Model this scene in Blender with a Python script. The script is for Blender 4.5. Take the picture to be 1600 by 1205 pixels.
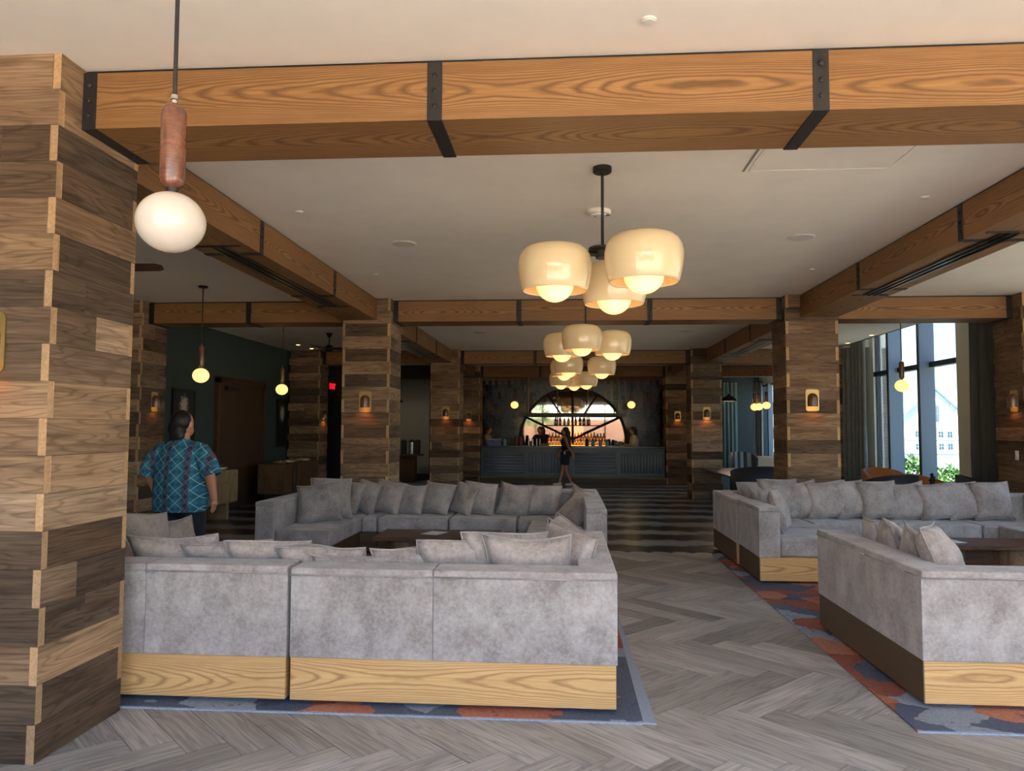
import bpy, bmesh, math, random
from mathutils import Vector, Matrix
PI = math.pi
SC = bpy.context.scene
COL = SC.collection
for o in list(bpy.data.objects):
    bpy.data.objects.remove(o)

# ------------------------------------------------------------------ camera
def look(yaw, pitch, roll):
    cy, sy, ct, st = math.cos(yaw), math.sin(yaw), math.cos(pitch), math.sin(pitch)
    f = Vector((-sy * ct, cy * ct, st)); r = Vector((cy, sy, 0)); u = r.cross(f)
    r2 = math.cos(roll) * r + math.sin(roll) * u
    u2 = -math.sin(roll) * r + math.cos(roll) * u
    return Matrix((r2, u2, -f)).transposed()
cam_d = bpy.data.cameras.new('camera'); cam = bpy.data.objects.new('camera', cam_d)
COL.objects.link(cam); SC.camera = cam
cam_d.sensor_width = 36; cam_d.sensor_fit = 'HORIZONTAL'; cam_d.lens = 1172 / 1600 * 36
cam_d.clip_start = 0.05; cam_d.clip_end = 900
cam.matrix_world = Matrix.Translation((0, 0, 1.62)) @ look(0.0724, 0.0575, 0.0039).to_4x4()

# ------------------------------------------------------------------ world, sun, exposure
W = bpy.data.worlds.new('world'); SC.world = W; W.use_nodes = True
wt = W.node_tree; wt.nodes.clear()
sky = wt.nodes.new('ShaderNodeTexSky'); sky.sky_type = 'NISHITA'
sky.sun_disc = False; sky.sun_elevation = math.radians(60); sky.sun_rotation = math.radians(215)
sky.air_density = 1.0; sky.dust_density = .6; sky.ozone_density = 1.5
bg = wt.nodes.new('ShaderNodeBackground'); bg.inputs['Strength'].default_value = 1.5
wo = wt.nodes.new('ShaderNodeOutputWorld')
wt.links.new(sky.outputs[0], bg.inputs[0]); wt.links.new(bg.outputs[0], wo.inputs[0])
sd = bpy.data.lights.new('sun', 'SUN'); sd.energy = 50.0; sd.angle = math.radians(0.6); sd.color = (1, .96, .90)
sun = bpy.data.objects.new('sun', sd); COL.objects.link(sun)
sun.rotation_euler = Vector((0.30, 0.42, -0.86)).to_track_quat('-Z', 'Y').to_euler()
def portal(name, loc, rot, sx, sy):
    d = bpy.data.lights.new(name, 'AREA'); d.shape = 'RECTANGLE'; d.size = sx; d.size_y = sy
    d.cycles.is_portal = True
    o = bpy.data.objects.new(name, d); COL.objects.link(o); o.location = loc; o.rotation_euler = rot
portal('daylight_portal_front', (1.9, -1.9, 1.65), (PI / 2, 0, 0), 10.6, 3.1)
portal('daylight_portal_side', (7.0, 15.3, 2.4), (0, PI / 2, 0), 4.6, 3.3)
portal('daylight_portal_side', (7.0, 7.0, 1.7), (0, PI / 2, 0), 3.2, 5.8)
VS = SC.view_settings
VS.view_transform = 'Standard'; VS.look = 'None'; VS.gamma = 1; VS.use_curve_mapping = False
VS.exposure = 0.2
cy = SC.cycles
cy.max_bounces = 9; cy.diffuse_bounces = 5; cy.glossy_bounces = 4; cy.transmission_bounces = 6; cy.transparent_max_bounces = 12
cy.sample_clamp_indirect = 6.0; cy.sample_clamp_direct = 0; cy.caustics_reflective = False; cy.caustics_refractive = False
cy.use_denoising = True
try:
    cy.denoiser = 'OPENIMAGEDENOISE'; cy.denoising_input_passes = 'RGB_ALBEDO_NORMAL'
except Exception:
    pass

# ------------------------------------------------------------------ materials
MATS = {}
def lin(c):
    return tuple((x / 12.92 if x <= .04045 else ((x + .055) / 1.055) ** 2.4) for x in (v / 255 for v in c))
def nm(name):
    m = bpy.data.materials.new(name); m.use_nodes = True
    nt = m.node_tree; b = nt.nodes['Principled BSDF']; MATS[name] = m
    return m, nt, b
def nd(nt, t, **k):
    n = nt.nodes.new(t)
    for a, v in k.items():
        setattr(n, a, v)
    return n
def mth(nt, op, a, b=None, c=None):
    n = nt.nodes.new('ShaderNodeMath'); n.operation = op
    for i, v in enumerate((a, b, c)):
        if v is None: continue
        if isinstance(v, (int, float)): n.inputs[i].default_value = v
        else: nt.links.new(v, n.inputs[i])
    return n.outputs[0]
def vmul(nt, v, s):
    n = nt.nodes.new('ShaderNodeVectorMath'); n.operation = 'MULTIPLY'; nt.links.new(v, n.inputs[0]); n.inputs[1].default_value = s
    return n.outputs[0]
def vaddf(nt, v, f, s=(31.7, 17.3, 23.9)):
    c = nt.nodes.new('ShaderNodeVectorMath'); c.operation = 'SCALE'; c.inputs[0].default_value = s; nt.links.new(f, c.inputs['Scale'])
    n = nt.nodes.new('ShaderNodeVectorMath'); n.operation = 'ADD'; nt.links.new(v, n.inputs[0]); nt.links.new(c.outputs[0], n.inputs[1])
    return n.outputs[0]
def noise(nt, v, scale, detail=3, rough=.55):
    n = nt.nodes.new('ShaderNodeTexNoise'); n.inputs['Scale'].default_value = scale; n.inputs['Detail'].default_value = detail
    n.inputs['Roughness'].default_value = rough
    if v is not None: nt.links.new(v, n.inputs['Vector'])
    return n.outputs['Fac']
def ramp(nt, f, stops):
    n = nt.nodes.new('ShaderNodeValToRGB'); e = n.color_ramp.elements
    while len(e) < len(stops): e.new(.5)
    for i, (p, c) in enumerate(stops):
        e[i].position = p; e[i].color = (*c, 1) if len(c) == 3 else c
    nt.links.new(f, n.inputs[0]); return n.outputs[0]
def mix(nt, f, a, b, mode='MIX'):
    n = nt.nodes.new('ShaderNodeMix'); n.data_type = 'RGBA'; n.blend_type = mode
    for i, v in ((0, f), (6, a), (7, b)):
        if isinstance(v, (int, float)): n.inputs[i].default_value = v
        elif isinstance(v, tuple): n.inputs[i].default_value = (*v, 1) if len(v) == 3 else v
        else: nt.links.new(v, n.inputs[i])
    return n.outputs[2]
def bump(nt, b, h, strength=.2, dist=.01):
    n = nt.nodes.new('ShaderNodeBump'); n.inputs['Strength'].default_value = strength; n.inputs['Distance'].default_value = dist
    nt.links.new(h, n.inputs['Height']); nt.links.new(n.outputs[0], b.inputs['Normal'])
def plain(name, c, rough=.5, metal=0, spec=.5, var=0.0, vs=20, emit=None, es=0):
    m, nt, b = nm(name); cl = lin(c)
    b.inputs['Base Color'].default_value = (*cl, 1); b.inputs['Roughness'].default_value = rough
    b.inputs['Metallic'].default_value = metal; b.inputs['Specular IOR Level'].default_value = spec
    if var:
        tc = nd(nt, 'ShaderNodeTexCoord'); f = noise(nt, tc.outputs['Object'], vs, 4)
        nt.links.new(ramp(nt, f, [(.3, tuple(x * (1 - var) for x in cl)), (.7, tuple(min(1, x * (1 + var)) for x in cl))]), b.inputs['Base Color'])
    if emit:
        b.inputs['Emission Color'].default_value = (*lin(emit), 1); b.inputs['Emission Strength'].default_value = es
    return m
def wood(name, c1, c2, cl, rings=9, ls=.5, ws=5.0, line=.55, rough=.5, tone=False, uv=False, rnd=0.0, fiber=90, blotch=.25, spec=.35, cath=None, sharp=4.5):
    """grain runs along local X (or along U); c1 light, c2 dark, cl growth-ring line"""
    m, nt, b = nm(name)
    tc = nd(nt, 'ShaderNodeTexCoord'); oi = nd(nt, 'ShaderNodeObjectInfo')
    r = oi.outputs['Random']
    co = tc.outputs['Object']
    if uv:
        co = tc.outputs['UV']; g = nd(nt, 'ShaderNodeNewGeometry')
        r = mth(nt, 'FRACT', mth(nt, 'ADD', r, g.outputs['Random Per Island']))
    co = vaddf(nt, co, r)
    n1 = noise(nt, vmul(nt, co, (ls, ws, ws)), 1.0, 2.2, .5)
    rv = mth(nt, 'MULTIPLY', n1, rings)
    if cath:
        yc, zc, hw = cath
        sp = nd(nt, 'ShaderNodeSeparateXYZ'); nt.links.new(tc.outputs['Object'], sp.inputs[0])
        qz = mth(nt, 'MULTIPLY', mth(nt, 'ADD', mth(nt, 'SUBTRACT', sp.outputs['Z'], zc), mth(nt, 'MULTIPLY', mth(nt, 'SUBTRACT', r, .5), hw * .5)), 1 / hw); qy = mth(nt, 'MULTIPLY', mth(nt, 'SUBTRACT', sp.outputs['Y'], yc), 1 / hw)
        q2 = mth(nt, 'ADD', mth(nt, 'MULTIPLY', qz, qz), mth(nt, 'MULTIPLY', mth(nt, 'MULTIPLY', qy, qy), .35))
        lo = noise(nt, vmul(nt, co, (.55, .4, .4)), 1.0, 1.0, .5); hi = noise(nt, vmul(nt, co, (4, 16, 16)), 1.0, 2, .5)
        rv = mth(nt, 'ADD', mth(nt, 'ADD', mth(nt, 'MULTIPLY', q2, rings), mth(nt, 'MULTIPLY', lo, rings * 2.6)), mth(nt, 'MULTIPLY', hi, 1.1))
    fr = mth(nt, 'PINGPONG', rv, .5)
    ln = mth(nt, 'MINIMUM', 1.0, mth(nt, 'MULTIPLY', fr, sharp))
    fb = noise(nt, vmul(nt, co, (2.5, fiber, fiber)), 1.0, 3, .6)
    bl = noise(nt, vmul(nt, co, (.8, 3.0, 3.0)), 1.0, 3, .55)
    v = mth(nt, 'ADD', mth(nt, 'MULTIPLY', fb, 1 - blotch), mth(nt, 'MULTIPLY', bl, blotch))
    base = ramp(nt, v, [(.36, lin(c2)), (.62, lin(c1))])
    lf = mth(nt, 'MULTIPLY', mth(nt, 'SUBTRACT', 1.0, ln), line)
    lf = mth(nt, 'MULTIPLY', lf, mth(nt, 'ADD', .35, fb))
    c = mix(nt, lf, base, lin(cl))
    if rnd:
        k = mth(nt, 'ADD', 1 - rnd, mth(nt, 'MULTIPLY', r, 2 * rnd))
        hsv = nd(nt, 'ShaderNodeHueSaturation'); nt.links.new(k, hsv.inputs['Value']); nt.links.new(c, hsv.inputs['Color'])
        sv = mth(nt, 'ADD', .75, mth(nt, 'MULTIPLY', mth(nt, 'FRACT', mth(nt, 'MULTIPLY', r, 7.3)), .5)); nt.links.new(sv, hsv.inputs['Saturation'])
        c = hsv.outputs[0]
    if tone is True:
        st = noise(nt, vmul(nt, co, (1.3, 14, 14)), 1.0, 4, .65)
        c = mix(nt, .8, c, ramp(nt, st, [(.30, (.42, .40, .38)), (.52, (1, 1, 1)), (.75, (1.12, 1.1, 1.08))]), 'MULTIPLY')
    if tone:
        c = mix(nt, float(tone), c, oi.outputs['Color'], 'MULTIPLY')
    nt.links.new(c, b.inputs['Base Color'])
    b.inputs['Roughness'].default_value = rough; b.inputs['Specular IOR Level'].default_value = spec
    h = mth(nt, 'ADD', mth(nt, 'MULTIPLY', fb, .5), mth(nt, 'MULTIPLY', ln, .5))
    bump(nt, b, h, .25, .004)
    return m
def suede(name, c1, c2, sheen=.25):
    m, nt, b = nm(name)
    tc = nd(nt, 'ShaderNodeTexCoord'); oi = nd(nt, 'ShaderNodeObjectInfo')
    co = vaddf(nt, tc.outputs['Object'], oi.outputs['Random'])
    a = noise(nt, vmul(nt, co, (1, 1, .8)), 4.5, 7, .68); d = noise(nt, co, 45, 5, .7)
    v = mth(nt, 'ADD', mth(nt, 'MULTIPLY', a, .62), mth(nt, 'MULTIPLY', d, .38))
    nt.links.new(ramp(nt, v, [(.38, lin(c2)), (.60, lin(c1))]), b.inputs['Base Color'])
    b.inputs['Roughness'].default_value = .82; b.inputs['Specular IOR Level'].default_value = .2
    b.inputs['Sheen Weight'].default_value = sheen; b.inputs['Sheen Roughness'].default_value = .5
    bump(nt, b, d, .12, .004)
    return m
def emis(name, c, s):
    m, nt, b = nm(name); nt.nodes.remove(b)
    e = nd(nt, 'ShaderNodeEmission'); e.inputs[0].default_value = (*lin(c), 1); e.inputs[1].default_value = s
    nt.links.new(e.outputs[0], nt.nodes['Material Output'].inputs[0]); return m
def opal(name, c, body, es, rough=.12):
    """glossy opal glass lit from inside"""
    m, nt, b = nm(name)
    b.inputs['Base Color'].default_value = (*lin(body), 1); b.inputs['Roughness'].default_value = rough
    b.inputs['Emission Color'].default_value = (*lin(c), 1); b.inputs['Emission Strength'].default_value = es
    return m
def glassy(name, tint, gloss=.06):
    m, nt, b = nm(name); nt.nodes.remove(b)
    t = nd(nt, 'ShaderNodeBsdfTransparent'); t.inputs[0].default_value = (*tint, 1)
    g = nd(nt, 'ShaderNodeBsdfGlossy'); g.inputs['Roughness'].default_value = .02
    mx = nd(nt, 'ShaderNodeMixShader'); fz = nd(nt, 'ShaderNodeFresnel'); fz.inputs[0].default_value = 1.35
    ge = nd(nt, 'ShaderNodeNewGeometry'); nt.links.new(mth(nt, 'MULTIPLY', fz.outputs[0], mth(nt, 'SUBTRACT', 1.0, ge.outputs['Backfacing'])), mx.inputs[0]); nt.links.new(t.outputs[0], mx.inputs[1]); nt.links.new(g.outputs[0], mx.inputs[2])
    nt.links.new(mx.outputs[0], nt.nodes['Material Output'].inputs[0]); return m

M_ceil = plain('ceiling_plaster', (240, 230, 217), .9, var=.03, vs=3)
M_beam = wood('oak_beam', (149, 110, 68), (127, 89, 52), (78, 49, 26), rings=11, line=.85, rough=.55, cath=(.25, 3.34, .15), sharp=3.2)
M_black = plain('blackened_steel', (34, 31, 30), .55, .2)
M_satin = plain('satin_bronze', (70, 64, 58), .3, .7)
M_blackp = plain('black_paint', (14, 14, 15), .5)
M_recl = wood('reclaimed_plank', (190, 167, 144), (132, 113, 98), (80, 65, 55), rings=13, ls=.8, ws=8, line=.5, rough=.75, tone=True, blotch=.55, spec=.15)
M_end = wood('plank_end', (200, 168, 132), (174, 142, 108), (142, 110, 80), rings=6, ls=6, ws=8, line=.3, rough=.8, tone=.45, spec=.1)
M_floor = wood('floor_plank', (174, 173, 173), (122, 121, 120), (80, 78, 77), rings=9, ls=.8, ws=9, line=.45, rough=.42, uv=True, rnd=.30, blotch=.5)
M_oak = wood('sofa_oak', (206, 166, 114), (186, 146, 96), (132, 92, 52), rings=7, line=.8, rough=.5, cath=(0, .12, .13), sharp=4.0)
M_sofa = suede('taupe_suede', (168, 161, 161), (124, 115, 114))
M_sofad = suede('pillow_suede', (168, 158, 156), (122, 111, 108))
M_pipe = suede('suede_piping', (160, 150, 148), (120, 110, 108))
M_bronze_shade = plain('bronze_and_shaded_oak', (84, 68, 48), .5)  # right side panels are bronze; far left plinths use it as painted shade
M_walnut = wood('walnut', (94, 64, 46), (68, 46, 33), (44, 28, 20), rings=8, ls=.8, ws=8, line=.5, rough=.35)
M_handle = wood('turned_walnut', (112, 68, 50), (88, 52, 38), (62, 36, 28), rings=6, ls=14, ws=2, line=.4, rough=.22, spec=.6)
M_brass = plain('brass', (176, 152, 98), .42, .85)
M_green = plain('green_paint', (58, 72, 68), .7, var=.05, vs=3)
M_grey = plain('grey_paint', (128, 128, 124), .8)
M_cream = plain('cream_paint', (236, 226, 206), .85)
M_steelblue = plain('painted_mullion', (120, 136, 156), .45)
M_darkframe = plain('dark_frame', (46, 46, 52), .45)
M_chrome = plain('polished_steel', (200, 200, 200), .2, .95)
M_white = plain('white_plastic', (228, 222, 212), .5)
M_paper = plain('white_paper', (232, 236, 244), .7)
M_glass = glassy('tinted_glass', (.40, .455, .475))
M_glass2 = glassy('light_tint_glass', (.48, .52, .53))
M_clear = glassy('clear_glass', (.95, .96, .96))
M_curtain = plain('grey_curtain', (126, 128, 122), .9, var=.12, vs=6)
M_tilegrout = plain('grout', (104, 92, 76), .8)

# ------------------------------------------------------------------ mesh helpers
class MB:
    def __init__(s): s.v = []; s.f = []; s.m = []; s.uv = []
    def add(s, vs, fs, mi=0, T=None):
        n = len(s.v)
        s.v += [tuple(T @ Vector(v)) if T else tuple(v) for v in vs]
        for k, f in enumerate(fs):
            s.f.append(tuple(n + i for i in f)); s.m.append(mi[k] if isinstance(mi, (list, tuple)) else mi)
        return s
    def box(s, x0, x1, y0, y1, z0, z1, mi=0, T=None, ends=None):
        vs = [(x0, y0, z0), (x1, y0, z0), (x1, y1, z0), (x0, y1, z0), (x0, y0, z1), (x1, y0, z1), (x1, y1, z1), (x0, y1, z1)]
        fs = [(0, 3, 2, 1), (4, 5, 6, 7), (0, 1, 5, 4), (2, 3, 7, 6), (3, 0, 4, 7), (1, 2, 6, 5)]
        mm = [mi] * 4 + [mi if ends is None else ends] * 2
        return s.add(vs, fs, mm, T)
    def lathe(s, prof, n=24, T=None, mi=0, cap0=False, cap1=False):
        vs = []; fs = []
        for r, z in prof:
            for i in range(n):
                a = 2 * PI * i / n; vs.append((r * math.cos(a), r * math.sin(a), z))
        for j in range(len(prof) - 1):
            for i in range(n):
                k = (i + 1) % n; fs.append((j * n + i, j * n + k, (j + 1) * n + k, (j + 1) * n + i))
        if cap0: fs.append(tuple(reversed(range(n))))
        if cap1: fs.append(tuple((len(prof) - 1) * n + i for i in range(n)))
        return s.add(vs, fs, mi, T)
    def cyl(s, r, z0, z1, n=20, T=None, mi=0, r1=None):
        return s.lathe([(r, z0), (r if r1 is None else r1, z1)], n, T, mi, True, True)
    def ell(s, c, r, n=16, m=10, mi=0, T=None):
        vs = [(c[0], c[1], c[2] - r[2])]; fs = []
        for j in range(1, m):
            t = -PI / 2 + PI * j / m
            for i in range(n):
                a = 2 * PI * i / n
                vs.append((c[0] + r[0] * math.cos(t) * math.cos(a), c[1] + r[1] * math.cos(t) * math.sin(a), c[2] + r[2] * math.sin(t)))
        vs.append((c[0], c[1], c[2] + r[2])); L = len(vs) - 1
        for i in range(n):
            k = (i + 1) % n
            fs.append((0, 1 + k, 1 + i)); fs.append((L, L - n + i, L - n + k))
            for j in range(m - 2):
                a = 1 + j * n
                fs.append((a + i, a + k, a + n + k, a + n + i))
        return s.add(vs, fs, mi, T)
    def tube(s, pts, r, n=8, mi=0, closed=False, cap=True):
        P = [Vector(p) for p in pts]; N = len(P); base = len(s.v); rr = r if isinstance(r, (list, tuple)) else [r] * N
        prev = None
        for i in range(N):
            if closed: d = (P[(i + 1) % N] - P[i - 1])
            else: d = P[min(i + 1, N - 1)] - P[max(i - 1, 0)]
            d.normalize()
            if prev is None:
                a = Vector((0, 0, 1)) if abs(d.z) < .9 else Vector((1, 0, 0)); u = d.cross(a).normalized()
            else:
                u = (prev - d * prev.dot(d)).normalized()
            prev = u; w = d.cross(u)
            for k in range(n):
                t = 2 * PI * k / n; s.v.append(tuple(P[i] + rr[i] * (math.cos(t) * u + math.sin(t) * w)))
        for i in range(N if closed else N - 1):
            j = (i + 1) % N
            for k in range(n):
                q = (k + 1) % n
                s.f.append((base + i * n + k, base + i * n + q, base + j * n + q, base + j * n + k)); s.m.append(mi)
        if cap and not closed:
            s.f.append(tuple(base + k for k in reversed(range(n)))); s.m.append(mi)
            s.f.append(tuple(base + (N - 1) * n + k for k in range(n))); s.m.append(mi)
        return s
    def cone(s, a, b, ra, rb, n=14, mi=0):
        """closed tapered capsule from a to b"""
        a = Vector(a); b = Vector(b); d = b - a; L = d.length
        T = Matrix.Translation(a) @ d.to_track_quat('Z', 'Y').to_matrix().to_4x4()
        pr = []
        for k in range(5):
            t = -PI / 2 + (PI / 2) * k / 4; pr.append((max(ra * math.cos(t), 1e-4), ra * math.sin(t)))
        for k in range(5):
            t = (PI / 2) * k / 4; pr.append((max(rb * math.cos(t), 1e-4), L + rb * math.sin(t)))
        return s.lathe(pr, n, T, mi, True, True)
    def prism(s, poly, z0, z1, mi=0, T=None):
        n = len(poly)
        vs = [(x, y, z0) for x, y in poly] + [(x, y, z1) for x, y in poly]
        fs = [tuple(reversed(range(n))), tuple(range(n, 2 * n))] + [(i, (i + 1) % n, n + (i + 1) % n, n + i) for i in range(n)]
        return s.add(vs, fs, mi, T)
    def mesh(s, name, mats, smooth=False):
        me = bpy.data.meshes.new(name); me.from_pydata(s.v, [], s.f)
        for m in (mats if isinstance(mats, (list, tuple)) else [mats]): me.materials.append(m)
        if any(s.m): me.polygons.foreach_set('material_index', s.m)
        if smooth: me.polygons.foreach_set('use_smooth', [True] * len(me.polygons))
        me.update(); return me
    def build(s, name, mats, parent=None, smooth=False, bevel=0, seg=2, auto=False):
        o = bpy.data.objects.new(name, s.mesh(name, mats, smooth)); COL.objects.link(o)
        if parent: o.parent = parent
        if bevel:
            b = o.modifiers.new('bevel', 'BEVEL'); b.width = bevel; b.segments = seg; b.limit_method = 'ANGLE'; b.angle_limit = math.radians(40)
            if smooth or auto:
                for p in o.data.polygons: p.use_smooth = True
                b.harden_normals = True
        return o
def obj(name, me, parent=None, loc=(0, 0, 0), rot=(0, 0, 0)):
    o = bpy.data.objects.new(name, me); COL.objects.link(o)
    if parent: o.parent = parent
    o.location = loc; o.rotation_euler = rot; return o
def tag(o, label=None, cat=None, group=None, kind=None):
    if label: o['label'] = label
    if cat: o['category'] = cat
    if group: o['group'] = group
    if kind: o['kind'] = kind
    return o
def thing(name, label, cat, loc=(0, 0, 0), rz=0, group=None):
    o = bpy.data.objects.new(name, None); COL.objects.link(o); o.location = loc; o.rotation_euler = (0, 0, rz)
    o.empty_display_size = .1
    return tag(o, label, cat, group)
def copy_tree(o, parent=None):
    c = o.copy(); COL.objects.link(c); c.parent = parent
    for ch in list(o.children): copy_tree(ch, c)
    return c
def struct(o): o['kind'] = 'structure'; return o
def light(name, parent, loc, col, e, r=.03, typ='POINT', spot=None, rot=None):
    d = bpy.data.lights.new(name, typ); d.energy = e; d.color = lin(col); d.shadow_soft_size = r
    if spot: d.spot_size = spot; d.spot_blend = .6
    o = bpy.data.objects.new(name, d); COL.objects.link(o); o.location = loc
    if rot: o.rotation_euler = rot
    if parent: o.parent = parent
    return o
R_ = random.Random(7)
ZC = 3.51
# ------------------------------------------------------------------ floor
floor = struct(MB().box(-7.0, 7.3, -1.9, 28, -.14, -.012).build('floor', plain('subfloor', (62, 56, 52), .8)))
PL, PW = 1.0, .2
def plank_mesh(name, off):
    mb = MB(); g = .0022
    mb.box(g, PL - g, g, PW - g, -.012, 0)
    me = mb.mesh(name, M_floor); uv = me.uv_layers.new(name='UVMap')
    for l in me.loops:
        v = me.vertices[l.vertex_index].co; uv.data[l.index].uv = (v.x + off, v.y + v.z + off * .37)
    return me
pl_meshes = [plank_mesh('plank', 1.7 * k) for k in range(8)]
S2 = math.sqrt(2); X0, Y0 = -3.158, 4.416
def cam_uv(x, y, z):
    v = cam.matrix_world.inverted() @ Vector((x, y, z))
    return (800 + 1172 * v.x / -v.z, 602.5 - 1172 * v.y / -v.z, -v.z)
cands = []
for a in range(-70, 75):
    for b in range(-12, 13):
        for typ in (0, 1):
            p, q = a * PW + b * PL, a * PW - b * PL
            if typ: p += PL; q += PW - PL
            X = (p + q) / S2 + X0; Y = (q - p) / S2 + Y0
            ang = PI / 4 if typ else -PI / 4
            ox, oy = X, Y
            if typ:   # vertical plank: local x along +q, rotate so that it runs right and away
                ox, oy = X + PW / S2, Y - PW / S2
            cx = ox + math.cos(ang) * PL / 2 - math.sin(ang) * PW / 2; cyy = oy + math.sin(ang) * PL / 2 + math.cos(ang) * PW / 2
            if not (-6.7 < cx < 7.0 and -1.5 < cyy < 10.25): continue
            sc = -1
            if cyy > 2.5:
                u, v, d = cam_uv(cx, cyy, 0)
                hid = (-3.4 < cx < .2 and 4.5 < cyy < 10.3) or (cx > 2.15 and 4.8 < cyy < 10.3)
                if -150 < u < 1750 and v < 1330 and not hid: sc = 1 / d ** 2.6
            cands.append((sc, ox, oy, ang))
cands.sort(key=lambda t: -t[0])
for k, (sc, ox, oy, ang) in enumerate(cands[:290]):
    if sc < 0: break
    obj('plank', pl_meshes[k % 8], floor, (ox, oy, 0), (0, 0, ang))
rest = cands[k if sc < 0 else 290:]
mb = MB(); uvs = []
for (sc, ox, oy, ang) in rest:
    T = Matrix.Translation((ox, oy, 0)) @ Matrix.Rotation(ang, 4, 'Z')
    mb.box(.0022, PL - .0022, .0022, PW - .0022, -.012, 0, T=T)
me = mb.mesh('plank_field', M_floor); uv = me.uv_layers.new(name='UVMap')
for pi, p in enumerate(me.polygons):
    sc, ox, oy, ang = rest[pi // 6]; o_ = (pi // 6) * 1.37
    for li in p.loop_indices:
        v = me.vertices[me.loops[li].vertex_index].co; dx, dy = v.x - ox, v.y - oy
        uv.data[li].uv = (dx * math.cos(ang) + dy * math.sin(ang) + o_, -dx * math.sin(ang) + dy * math.cos(ang) + v.z)
tag(obj('plank_field', me, floor), kind='stuff')

# wavy striped carpet of the bar hall
m, nt, b = nm('wave_carpet')
tc = nd(nt, 'ShaderNodeTexCoord'); sp = nd(nt, 'ShaderNodeSeparateXYZ'); nt.links.new(tc.outputs['Object'], sp.inputs[0])
n1 = noise(nt, vmul(nt, tc.outputs['Object'], (3.4, 1.0, 0)), 1.0, 1.5, .5)
yy = mth(nt, 'ADD', sp.outputs['Y'], mth(nt, 'ADD', .12, mth(nt, 'MULTIPLY', n1, .62)))
f1 = mth(nt, 'PINGPONG', mth(nt, 'MULTIPLY', yy, 1 / 1.08), .5)
n2 = noise(nt, vmul(nt, tc.outputs['Object'], (1.2, 22, 0)), 1.0, 3, .5)
f2 = mth(nt, 'ADD', mth(nt, 'MULTIPLY', f1, 2.0), mth(nt, 'MULTIPLY', mth(nt, 'SUBTRACT', n2, .5), .35))
nt.links.new(ramp(nt, f2, [(.36, lin((50, 52, 55))), (.48, lin((58, 60, 63))), (.56, lin((128, 139, 148))), (.9, lin((148, 160, 170)))]), b.inputs['Base Color'])
b.inputs['Roughness'].default_value = .28; b.inputs['Specular IOR Level'].default_value = .6
car = MB().box(-6.75, 6.85, 10.15, 27.4, -.011, .004).build('floor_carpet', m)
struct(car)

# ------------------------------------------------------------------ shell
ceil = struct(MB().box(-7.0, 6.25, -2.05, 28, ZC, ZC + .3).box(6.25, 7.3, -2.05, 11.5, ZC, ZC + .3).box(6.25, 7.3, 17.6, 28, ZC, ZC + .3).build('ceiling', M_ceil))
struct(MB().box(6.25, 7.3, 11.2, 18.0, 5.2, 5.4).box(6.2, 6.25, 11.4, 17.7, ZC - .0, 5.2).box(6.2, 7.3, 11.15, 11.2, ZC + .3, 5.4).box(6.2, 7.3, 18.0, 18.05, ZC + .3, 5.4).build('trim_1', M_ceil))
struct(MB().box(-6.98, -6.78, -1.9, 19.6, 0, ZC).build('wall_left', M_green))
struct(MB().box(-6.98, -3.6, 19.6, 19.8, 2.92, ZC).box(-6.98, -5.3, 19.6, 19.8, 0, 2.92).build('wall_back_left', plain('black_wall', (20, 21, 21), .7)))
struct(MB().box(-5.5, -5.3, 19.8, 23.6, 0, ZC).box(-5.3, -4.4, 23.4, 23.6, 0, ZC).box(-4.4, -4.3, 23.4, 24.4, .0, ZC).box(-4.4, -3.2, 24.3, 24.5, 0, ZC).build('wall_passage', M_grey))
struct(MB().box(-5.3, -3.2, 23.37, 23.4, 0, .2).build('baseboard_passage', M_blackp))
struct(MB().box(-3.6, -3.0, 23.1, 25.0, 0, ZC).build('wall_bar_left', plain('bar_side_wall', (30, 30, 30), .7)))
struct(MB().box(3.55, 3.75, 23.1, 27.5, 0, ZC).build('wall_bar_right', MATS['bar_side_wall']))
struct(MB().box(3.6, 7.3, 27.4, 27.6, 0, ZC).build('wall_back_right', plain('blue_green_wall', (58, 74, 80), .7)))
# right wall with window openings
struct(MB().box(6.9, 7.1, -1.9, 4.0, 0, ZC).box(6.9, 7.1, 4.0, 10.0, 3.3, ZC).box(6.9, 7.1, 4.0, 10.0, 0, .1).box(6.9, 7.1, 10.0, 11.4, 0, ZC)
       .box(6.9, 7.1, 11.4, 13.8, 0, 5.2).box(6.9, 7.1, 13.8, 17.4, 4.85, 5.2).box(6.9, 7.1, 17.4, 18.0, 0, 5.2).box(6.9, 7.1, 18.0, 23.5, 0, ZC).box(6.9, 7.1, 23.5, 27.4, 3.2, ZC).build('wall_right', M_cream))
# tall window in the right wall: fins, frames, transom, panes
def winframe(y0, y1, z0, z1, name, fins, transom, x0=6.72, x1=7.0, gm=None):
    gm = gm or M_glass
    w = struct(MB().box(6.95, 7.05, y0 - .03, y0 + .03, z0, z1).box(6.95, 7.05, y1 - .03, y1 + .03, z0, z1).box(6.95, 7.05, y0, y1, z0, z0 + .06).box(6.95, 7.05, y0, y1, z1 - .06, z1).build(name, M_darkframe))
    for f in fins:
        MB().box(x0, x1, f - .035, f + .035, z0, z1).build('mullion_fin', M_steelblue, w)
        MB().box(x0 - .012, x0, f - .045, f + .045, z0, z1).build('fin_edge', M_darkframe, w)
    if transom: MB().box(6.90, 7.04, y0, y1, transom - .05, transom + .05).build('transom', M_darkframe, w)
    ys = [y0] + list(fins) + [y1]
    for a, b in zip(ys, ys[1:]):
        for c, d in ((z0, transom), (transom, z1)) if transom else ((z0, z1),):
            MB().box(6.99, 7.0, a, b, c, d).build('pane', gm, w)
    return w
winframe(13.82, 17.4, .05, 4.85, 'window_1', (14.83, 16.2), 2.87)
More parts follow.
